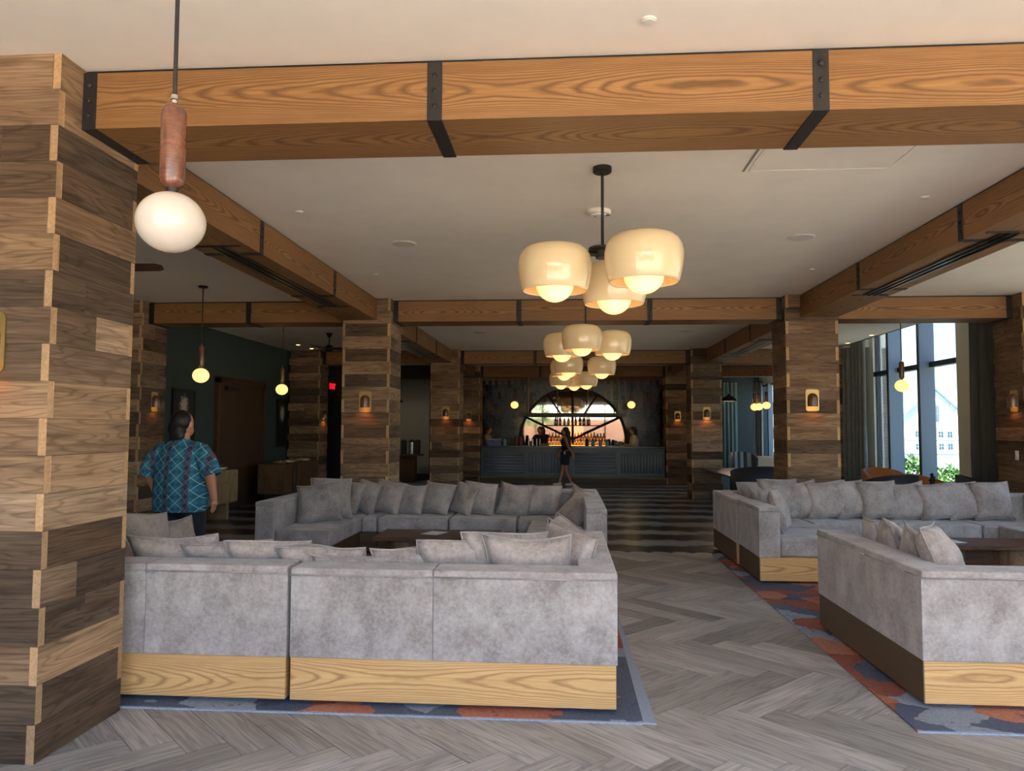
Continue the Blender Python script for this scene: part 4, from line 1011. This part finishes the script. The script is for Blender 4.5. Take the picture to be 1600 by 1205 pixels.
t = thing('figurine', 'small black figurine on the cafe table by the window', 'ornament', (5.78, 12.40, .7445)); MB().lathe([(.001, 0), (.04, 0), (.03, .05), (.045, .09), (.02, .13), (.03, .18), (.001, .2)], 12).build('body', M_blackp, t, smooth=True); MB().tube([(-.05, 0, .08), (0, 0, .10), (.05, 0, .14)], .012, 6).build('arms', M_blackp, t)
# booth area further back
t = thing('dining_table', 'dark dining table in the right aisle between the plank pillars', 'table', (3.88, 15.98, .004))
MB().prism([(-.8, -1.6), (.1, -1.6), (.4, -1.3), (.75, .8), (.75, 1.3), (.5, 1.6), (-.8, 1.6)], .70, .74).build('table_top', plain('slate_top', (72, 80, 82), .3), t, bevel=.005)
for x in (-1.1, 1.1): MB().cyl(.05, 0, .70, 16, Matrix.Translation((-.2, x, 0))).build('leg', M_black, t)
tub_chair('big dark blue curved-back armchair beside the pillar in the right aisle', 3.42, 13.75, math.radians(180), plain('navy_upholstery', (38, 46, 58), .6), M_char, .98, .44)
tub_chair('grey striped chair at the far side of the dining table', 4.25, 18.45, math.radians(10), M_stripe_m, M_stripe_m, 1.08, .30)
t = thing('side_table', 'cream side cabinet near the striped chair in the right aisle', 'cabinet', (4.83, 18.9, .004)); MB().box(-.2, .2, -.2, .2, .1, .93).build('body', M_cream, t); MB().box(-.22, .22, -.22, .22, .93, .96).build('top', M_white, t)
for a in (-.16, .16):
    for b_ in (-.16, .16): MB().box(a - .02, a + .02, b_ - .02, b_ + .02, 0, .1).build('leg', M_black, t)

# ------------------------------------------------------------------ outside
M_pave = plain('pale_paving', (208, 190, 166), .9, var=.06, vs=.5)
struct(MB().box(-60, 60, -70, -2.05, -.4, -.15).box(7.3, 40, -2.05, 34, -.4, -.15).build('ground_terrace', M_pave))
struct(MB().box(-300, 400, 34.2, 420, -5.2, -4.9).build('ground_lower', plain('lower_ground', (176, 176, 160), .9)))
K = 150 / 130
def bz(z): return 1.62 + (z - 1.62) * K
M_bw = plain('white_render', (232, 230, 224), .9); M_roof = plain('pale_roof', (168, 174, 182), .8); M_bwin = plain('building_glass', (74, 98, 116), .15); M_stone = plain('rubble_stone', (206, 200, 186), .9, var=.2, vs=1.2)
b1 = thing('gabled_building', 'white gabled building across the plaza, seen through the tall window', 'building', (61.1 * K, 150, -4.9))
w_ = 4.55 * K; e0 = bz(4.55) + 4.9; ap = bz(8.75) + 4.9
MB().add([(-w_, 0, 0), (w_, 0, 0), (w_, 0, e0), (0, 0, ap), (-w_, 0, e0), (-w_, 14, 0), (w_, 14, 0), (w_, 14, e0), (0, 14, ap), (-w_, 14, e0)], [(0, 1, 2, 3, 4), (9, 8, 7, 6, 5), (1, 6, 7, 2), (5, 0, 4, 9), (2, 7, 8, 3), (3, 8, 9, 4)]).build('wall', M_bw, b1)
for s in (-1, 1):
    MB().add([(s * (w_ + .6), -.7, e0 - .75), (0, -.7, ap - .15), (0, -.7, ap + .35), (s * (w_ + .6), -.7, e0 - .2), (s * (w_ + .6), 14.5, e0 - .75), (0, 14.5, ap - .15), (0, 14.5, ap + .35), (s * (w_ + .6), 14.5, e0 - .2)],
             [(0, 1, 2, 3), (7, 6, 5, 4), (3, 2, 6, 7), (0, 4, 5, 1), (0, 3, 7, 4)]).build('roof_slope', M_roof, b1)
def bwin(root, x, z, w, h):
    f = MB().box(x - w / 2, x + w / 2, -.06, .02, z - h / 2, z + h / 2).build('window', M_bwin, root)
    MB().box(x - .03, x + .03, -.09, -.06, z - h / 2, z + h / 2).build('glazing_bar', M_bw, f); MB().box(x - w / 2, x + w / 2, -.09, -.06, z - .03, z + .03).build('glazing_bar', M_bw, f)
for (px, z) in ((58.5, 1.0), (58.55, -1.1), (62.2, .94), (63.64, .94), (62.25, -1.08), (63.68, -1.07)): bwin(b1, (px - 61.1) * K, bz(z) + 4.9, .85, 1.1)
bwin(b1, .75, bz(4.4) + 4.9, .5, 3.2)
MB().box(-w_, w_, -.12, .0, bz(.0) + 4.9, bz(.08) + 4.9).build('string_course', M_roof, b1)
b2 = thing('wing_building', 'long white wing with small windows left of the gabled building', 'building', (52.0 * K, 153, -4.9))
MB().box(-14, 4.5 * K, 0, 12, 0, e0).build('wall', M_bw, b2); MB().box(-14.5, 4.3 * K, -.6, 12.5, e0, e0 + .5).build('eave', M_roof, b2)
MB().add([(-14.5, -.6, e0 + .5), (4.3 * K, -.6, e0 + .5), (4.3 * K, 6, e0 + 5), (-14.5, 6, e0 + 5), (-14.5, 12.5, e0 + .5), (4.3 * K, 12.5, e0 + .5)], [(0, 1, 2, 3), (3, 2, 5, 4), (0, 3, 4), (1, 5, 2)]).build('roof', plain('white_roof', (222, 224, 226), .7), b2)
for (px, z) in ((53.4, 3.25), (53.35, 1.0), (53.7, -1.0), (51.8, 3.25), (51.8, 1.0)): bwin(b2, (px - 52.0) * K, bz(z) + 4.9, .95, 1.3)
t = thing('stone_wall', 'low rubble stone terrace wall below the gabled building', 'wall', (60 * K, 141, -4.9)); MB().box(-16, 10, 0, .6, 0, 2.2).build('wall', M_stone, t); MB().box(-16, 10, -.1, .7, 2.2, 2.4).build('coping', M_roof, t); MB().box(3.6, 4.9, -.06, 0, .5, 1.6).build('grille', M_bwin, t)
m, nt, b = nm('leaf_green'); g_ = nd(nt, 'ShaderNodeNewGeometry')
nt.links.new(ramp(nt, g_.outputs['Random Per Island'], [(0, lin((70, 104, 44))), (.5, lin((104, 142, 62))), (1, lin((150, 180, 96)))]), b.inputs['Base Color']); b.inputs['Roughness'].default_value = .6
M_leaf = m; M_bark = plain('bark', (84, 66, 52), .9)
def shrub(label, x, y, z, rx, rz, n, name='shrub', cat='shrub', trunk=0.):
    t = thing(name, label, cat, (x, y, z)); mb = MB()
    for k in range(n):
        a, c = R_.uniform(0, 2 * PI), R_.uniform(-.5, 1); q = math.sqrt(max(0, 1 - c * c)); d = R_.uniform(.55, 1.0) * (1 + .2 * math.sin(3 * a))
        p = Vector((rx * d * q * math.cos(a), rx * d * q * math.sin(a), trunk + rz * .5 + rz * .6 * d * c)); s = R_.uniform(.05, .10) * (1 + rx * .35)
        T = Matrix.Translation(p) @ Matrix.Rotation(R_.uniform(0, 6.3), 4, 'Z') @ Matrix.Rotation(R_.uniform(-1.2, 1.2), 4, 'X')
        mb.add([(-s * .5, 0, 0), (0, -s, .02), (s * .5, 0, 0), (0, s, .02)], [(0, 1, 2, 3)], 0, T)
    tag(mb.build('foliage', M_leaf, t), kind='stuff')
    if trunk:
        MB().tube([(0, 0, 0), (.05, 0, trunk), (0, .05, trunk + rz * .6)], [.12, .09, .03], 8).build('trunk', M_bark, t)
    else:
        for k in range(4): a = k * 1.6; MB().tube([(.05 * math.cos(a), .05 * math.sin(a), 0), (rx * .4 * math.cos(a), rx * .4 * math.sin(a), rz * .6)], .015, 5).build('stem', M_bark, t)
for k, (x, y, rx, rz) in enumerate([(8.75, 21.6, .55, .85), (9.6, 22.0, .6, .95), (10.4, 21.5, .5, .7), (9.2, 20.0, .5, .6), (10.9, 20.6, .5, .5), (11.4, 22.4, .5, .35)]):
    shrub('green shrub outside the tall window, %s from the brick pier' % ORD[k], x, y, -.15, rx, rz, 500)
# brick pier outside the window
bp = thing('brick_pier', 'grey brick pier outside the far side of the tall window', 'pier', (7.36, 18.12, -.15))
MB().box(-.19, .19, -.19, .19, 0, 6.0).build('mortar_core', plain('mortar', (176, 172, 164), .9), bp)
M_brick = plain('grey_brick', (128, 120, 112), .85, var=.12, vs=9); _bk = MB().box(-.092, .092, -.012, 0, 0, .063).mesh('brick', M_brick)
for j in range(64):
    for k in range(2):
        off = (-.1 + .2 * k) * 1
        z = .01 + j * .078
        obj('brick', _bk, bp, (off + (.03 if j % 2 else -.03) * 0, -.19, z))
        if j < 64: obj('brick', _bk, bp, (-.19, off, z), (0, 0, -PI / 2))
# garden behind the viewer (seen in the mirror)
for k, (x, y, rx) in enumerate([(-5.5, -11, 1.9), (-2.6, -14, 1.7), (6.5, -12, 2.0), (13.5, -15, 2.4), (-10.5, -15, 2.4)]):
    shrub('leafy tree in the garden seen in the round mirror, %s' % ORD[k], x, y, -.15, rx, 2.6, 1200, 'garden_tree', 'tree', 1.4)
t = thing('garden_wall', 'terracotta garden wall reflected in the round mirror', 'wall', (1.5, -19, -.15)); MB().box(-9, 9, 0, .4, 0, 2.6).build('wall', plain('terracotta', (196, 146, 116), .9, var=.12, vs=1.5), t); MB().box(-9.1, 9.1, -.06, .46, 2.6, 2.75).build('coping', M_cream, t)

# ------------------------------------------------------------------ people
def blob(name, mat, parent, prims, vox=.012, it=6, fac=.5):
    mb = MB()
    for p in prims:
        if p[0] == 'c': mb.cone(*p[1:])
        else: mb.ell(p[1], p[2], 16, 10)
    o = mb.build(name, mat, parent, smooth=True)
    r = o.modifiers.new('skin', 'REMESH'); r.mode = 'VOXEL'; r.voxel_size = vox; r.use_smooth_shade = True
    s = o.modifiers.new('soft', 'SMOOTH'); s.factor = fac; s.iterations = it
    return o
def hand(side, wx, wy, wz, fwd=.0, curl=1):
    """palm, four fingers and a thumb hanging below a wrist; x thickness"""
    pr = [('c', (wx, wy, wz), (wx, wy + .01, wz - .05), .026, .030), ('c', (wx, wy - .022, wz - .055), (wx, wy + .034, wz - .055), .022, .022)]
    for k, (dy, ln) in enumerate(((-.03, .055), (-.010, .07), (.011, .075), (.032, .066))):
        a = (wx, wy + dy, wz - .07); b = (wx - side * .006, wy + dy + .004, wz - .07 - ln * .55); c = (wx - side * .026 * curl, wy + dy + .006, wz - .07 - ln)
        pr += [('c', a, b, .0105, .0095), ('c', b, c, .0095, .008)]
    pr += [('c', (wx, wy + .035, wz - .025), (wx - side * .012, wy + .062, wz - .062), .012, .010), ('c', (wx - side * .012, wy + .062, wz - .062), (wx - side * .02, wy + .064, wz - .09), .010, .009)]
    return pr
def loft(rings, n=28, mi=0, mb=None):
    mb = mb or MB(); vs = []; fs = []
    for (cx, cy_, cz, rx, ry) in rings:
        for i in range(n): a = 2 * PI * i / n; vs.append((cx + rx * math.cos(a), cy_ + ry * math.sin(a), cz))
    for j in range(len(rings) - 1):
        for i in range(n): k = (i + 1) % n; fs.append((j * n + i, j * n + k, (j + 1) * n + k, (j + 1) * n + i))
    return mb.add(vs, fs, mi)
M_skin = plain('skin', (176, 124, 100), .55); M_hair = plain('dark_hair', (16, 13, 12), .5); M_navy = plain('navy_trousers', (22, 24, 32), .85)
M_shoe = plain('dark_shoe', (26, 24, 24), .6); M_wshoe = plain('white_sneaker', (206, 206, 208), .6); M_blk = plain('black_cloth', (24, 23, 25), .9)
# man with the patterned shirt
man = thing('person', 'man in a teal patterned short-sleeve shirt walking away by the left pillar', 'person', (-3.80, 7.2, 0.0), math.radians(-4))
bodyp = [('e', (.015, .01, 1.655), (.083, .102, .122)), ('e', (.02, .075, 1.59), (.055, .045, .06)), ('c', (0, 0, 1.44), (.01, .01, 1.58), .07, .062), ('e', (.098, -.012, 1.645), (.014, .024, .034)), ('e', (.03, .115, 1.635), (.018, .02, .022)),
         ('c', (-.16, 0, 1.38), (.16, 0, 1.38), .07, .07), ('e', (0, 0, 1.26), (.225, .14, .21)), ('e', (0, .03, 1.06), (.23, .17, .20)), ('e', (0, -.01, .92), (.215, .155, .17)),
         ('c', (.12, 0, .86), (.13, .05, .48), .115, .075), ('c', (.13, .05, .48), (.13, .02, .10), .075, .05), ('c', (-.12, 0, .86), (-.12, -.02, .47), .115, .075), ('c', (-.12, -.02, .47), (-.12, -.06, .10), .075, .05),
         ('c', (.13, .0, .05), (.14, .16, .045), .045, .038), ('c', (-.12, -.08, .05), (-.13, .08, .045), .045, .038),
         ('c', (.21, 0, 1.36), (.325, -.03, 1.14), .065, .052), ('c', (.325, -.03, 1.14), (.338, .03, .93), .052, .034), ('c', (-.21, 0, 1.36), (-.335, .0, 1.15), .065, .052), ('c', (-.335, .0, 1.15), (-.31, .10, .94), .052, .034)]
blob('body', M_skin, man, bodyp + hand(1, .338, .035, .925) + hand(-1, -.31, .105, .935), .0085, 3)
m, nt, b = nm('patterned_shirt'); tc = nd(nt, 'ShaderNodeTexCoord'); sp = nd(nt, 'ShaderNodeSeparateXYZ'); nt.links.new(tc.outputs['Object'], sp.inputs[0])
x_, z_ = sp.outputs['X'], sp.outputs['Z']
def pp(v, s): return mth(nt, 'PINGPONG', mth(nt, 'MULTIPLY', v, s), .5)
u1 = mth(nt, 'ADD', mth(nt, 'MULTIPLY', x_, 8.0), mth(nt, 'MULTIPLY', z_, 8.4)); u2 = mth(nt, 'SUBTRACT', mth(nt, 'MULTIPLY', x_, 8.0), mth(nt, 'MULTIPLY', z_, 8.4))
l1 = mth(nt, 'LESS_THAN', pp(u1, 1), .035); l2 = mth(nt, 'LESS_THAN', pp(u2, 1), .035); dia = mth(nt, 'MAXIMUM', l1, l2)
ck = mth(nt, 'GREATER_THAN', mth(nt, 'MULTIPLY', mth(nt, 'SUBTRACT', pp(u1, .5), .25), mth(nt, 'SUBTRACT', pp(u2, .5), .25)), 0)
basec = mix(nt, ck, lin((26, 106, 134)), lin((18, 84, 112)))
c = mix(nt, mth(nt, 'MULTIPLY', dia, .8), basec, lin((140, 184, 190)))
bx = pp(mth(nt, 'ADD', x_, .045), 5.2)   # distance to band centre
band = mth(nt, 'LESS_THAN', bx, .14)
zz = mth(nt, 'SUBTRACT', bx, mth(nt, 'MULTIPLY', pp(z_, 11), .34)); zig = mth(nt, 'LESS_THAN', mth(nt, 'ABSOLUTE', zz), .035)
tri = mth(nt, 'LESS_THAN', mth(nt, 'ADD', bx, mth(nt, 'MULTIPLY', pp(mth(nt, 'ADD', z_, .045), 11), .3)), .10)
bc = mix(nt, zig, lin((22, 66, 92)), lin((104, 60, 84))); bc = mix(nt, tri, bc, lin((18, 20, 40)))
c = mix(nt, mth(nt, 'MULTIPLY', band, .85), c, bc); nt.links.new(c, b.inputs['Base Color']); b.inputs['Roughness'].default_value = .8
sh = loft([(0, .0, .80, .265, .185), (0, .0, .82, .272, .192), (0, .005, .95, .278, .205), (0, .01, 1.08, .275, .205), (0, .005, 1.20, .268, .188), (0, 0, 1.31, .264, .165), (0, 0, 1.385, .245, .148), (0, 0, 1.44, .20, .125), (0, 0, 1.475, .13, .10), (0, 0, 1.50, .078, .078), (0, 0, 1.508, .07, .07)])
for s in (-1, 1):
    sh.tube([(s * .13, 0, 1.405), (s * .20, 0, 1.375), (s * .26, -.01, 1.30), (s * .31, -.015, 1.21), (s * .335, -.018, 1.145)], [.085, .098, .105, .100, .094], 20, cap=False)
so = sh.build('shirt', m, man, smooth=True)
blob('trousers', M_navy, man, [('e', (0, -.01, .90), (.235, .175, .16)), ('c', (.12, 0, .86), (.13, .05, .48), .135, .10), ('c', (.13, .05, .48), (.13, .02, .12), .10, .085), ('c', (-.12, 0, .86), (-.12, -.02, .47), .135, .10), ('c', (-.12, -.02, .47), (-.12, -.06, .12), .10, .085)], .012, 4)
blob('hair', M_hair, man, [('e', (-.004, -.020, 1.684), (.098, .110, .112)), ('e', (-.022, -.05, 1.61), (.095, .066, .11)), ('e', (-.05, .0, 1.62), (.06, .09, .11)), ('e', (.025, -.035, 1.68), (.075, .085, .10)), ('e', (-.01, -.06, 1.54), (.075, .045, .06))], .009, 3)
for s, y in ((1, .0), (-1, -.08)): blob('shoe', M_shoe, man, [('c', (s * .13, y - .01, .045), (s * .135, y + .17, .04), .05, .043), ('e', (s * .13, y, .07), (.05, .06, .05))], .012, 3)
# woman walking past the bar
wo_ = thing('person', 'woman with long dark hair in shorts walking past the bar', 'person', (-.03, 21.45, .004), PI / 2)
blob('body', M_skin, wo_, [('e', (0, .02, 1.55), (.07, .088, .108)), ('e', (0, .11, 1.53), (.015, .02, .02)), ('c', (0, 0, 1.38), (0, .01, 1.48), .05, .046), ('c', (-.13, 0, 1.345), (.13, 0, 1.345), .055, .055), ('e', (0, .015, 1.24), (.145, .11, .15)), ('e', (0, .01, 1.06), (.12, .09, .13)), ('e', (0, -.025, .92), (.155, .13, .13)),
     ('c', (.075, 0, .86), (.07, .07, .47), .09, .06), ('c', (.07, .07, .47), (.06, .16, .10), .058, .036), ('c', (-.075, -.02, .86), (-.07, -.02, .46), .09, .06), ('c', (-.07, -.02, .46), (-.06, -.17, .10), .058, .036),
     ('c', (.06, .15, .05), (.06, .30, .035), .035, .028), ('c', (-.06, -.19, .05), (-.06, -.04, .035), .035, .028),
     ('c', (-.17, 0, 1.34), (-.20, -.09, 1.10), .045, .036), ('c', (-.20, -.09, 1.10), (-.19, -.20, .93), .036, .026), ('c', (.17, 0, 1.34), (.19, .04, 1.08), .045, .036), ('c', (.19, .04, 1.08), (.17, .17, .95), .036, .026)] + hand(-1, -.19, -.22, .91) + hand(1, .17, .18, .93), .011, 4)
blob('tank_top', M_blk, wo_, [('e', (0, .015, 1.24), (.155, .122, .15)), ('e', (0, .01, 1.07), (.132, .103, .14))], .012, 4)
blob('shorts', plain('navy_shorts', (34, 40, 56), .85), wo_, [('e', (0, -.025, .91), (.168, .145, .13)), ('c', (.075, 0, .84), (.075, .035, .66), .105, .098), ('c', (-.075, -.02, .84), (-.075, -.02, .66), .105, .098)], .012, 4)
blob('hair', M_hair, wo_, [('e', (0, -.015, 1.575), (.082, .098, .10)), ('c', (0, -.07, 1.50), (0, -.12, 1.10), .08, .045), ('e', (0, -.05, 1.46), (.085, .06, .12))], .012, 4)
for x, y in ((.06, .15), (-.06, -.19)): blob('sneaker', M_wshoe, wo_, [('c', (x, y - .01, .045), (x, y + .17, .04), .046, .04), ('e', (x, y, .075), (.042, .055, .045))], .012, 3)
MB().box(-.186, -.180, .0, .035, .90, .98).build('hip_tag', M_white, wo_)
def server(label, x, y, rz, shirt, hm, bend=0., z=0.004):
    t = thing('person', label, 'person', (x, y, z), rz); f = bend
    arms = [('c', (-.19, f, 1.36), (-.24, f + .06, 1.10), .05, .042), ('c', (-.24, f + .06, 1.10), (-.16, f + .26, 1.14), .04, .028), ('c', (.19, f, 1.36), (.24, f + .06, 1.10), .05, .042), ('c', (.24, f + .06, 1.10), (.16, f + .26, 1.14), .04, .028)]
    blob('body', M_skin, t, [('e', (0, f + .04, 1.57), (.073, .09, .11)), ('e', (0, f + .13, 1.55), (.014, .02, .02)), ('c', (0, f, 1.40), (0, f + .02, 1.50), .052, .05), ('c', (-.15, f, 1.37), (.15, f, 1.37), .06, .06), ('e', (0, f * .7, 1.22), (.17, .12, .2)), ('e', (0, 0, .96), (.17, .13, .16)), ('c', (.08, 0, .88), (.08, 0, .10), .09, .045), ('c', (-.08, 0, .88), (-.08, 0, .10), .09, .045), ('c', (.08, -.02, .04), (.08, .14, .035), .04, .034), ('c', (-.08, -.02, .04), (-.08, .14, .035), .04, .034)] + arms
         + hand(1, .16, f + .26, 1.16) + hand(-1, -.16, f + .26, 1.16), .012, 4)
    blob('shirt', shirt, t, [('c', (-.15, f, 1.365), (.15, f, 1.365), .075, .075), ('e', (0, f * .7, 1.22), (.185, .137, .21)), ('e', (0, 0, 1.0), (.18, .145, .17)), ('c', (-.19, f, 1.36), (-.225, f + .04, 1.18), .068, .064), ('c', (.19, f, 1.36), (.225, f + .04, 1.18), .068, .064)], .012, 4)
    blob('trousers', M_blk, t, [('e', (0, 0, .92), (.178, .14, .12)), ('c', (.08, 0, .86), (.08, 0, .12), .10, .065), ('c', (-.08, 0, .86), (-.08, 0, .12), .10, .065)], .014, 3)
    blob('hair', hm, t, [('e', (0, f + .015, 1.60), (.085, .10, .095)), ('c', (0, f - .04, 1.55), (0, f - .06, 1.25), .085, .05)], .012, 4)
server('bartender in black with dark hair behind the bar', -.76, 23.52, math.radians(150), M_blk, M_hair, .10)
server('dark-haired bartender in a pale shirt at the right end of the bar', 2.12, 23.42, math.radians(95), plain('pale_shirt', (196, 186, 176), .9), M_hair, .05)
server('person in a mottled grey shirt half hidden by the left bar pillar', -2.50, 23.42, math.radians(-100), plain('mottled_shirt', (138, 128, 120), .9, var=.3, vs=30), plain('brown_hair', (70, 46, 30), .6), .05)
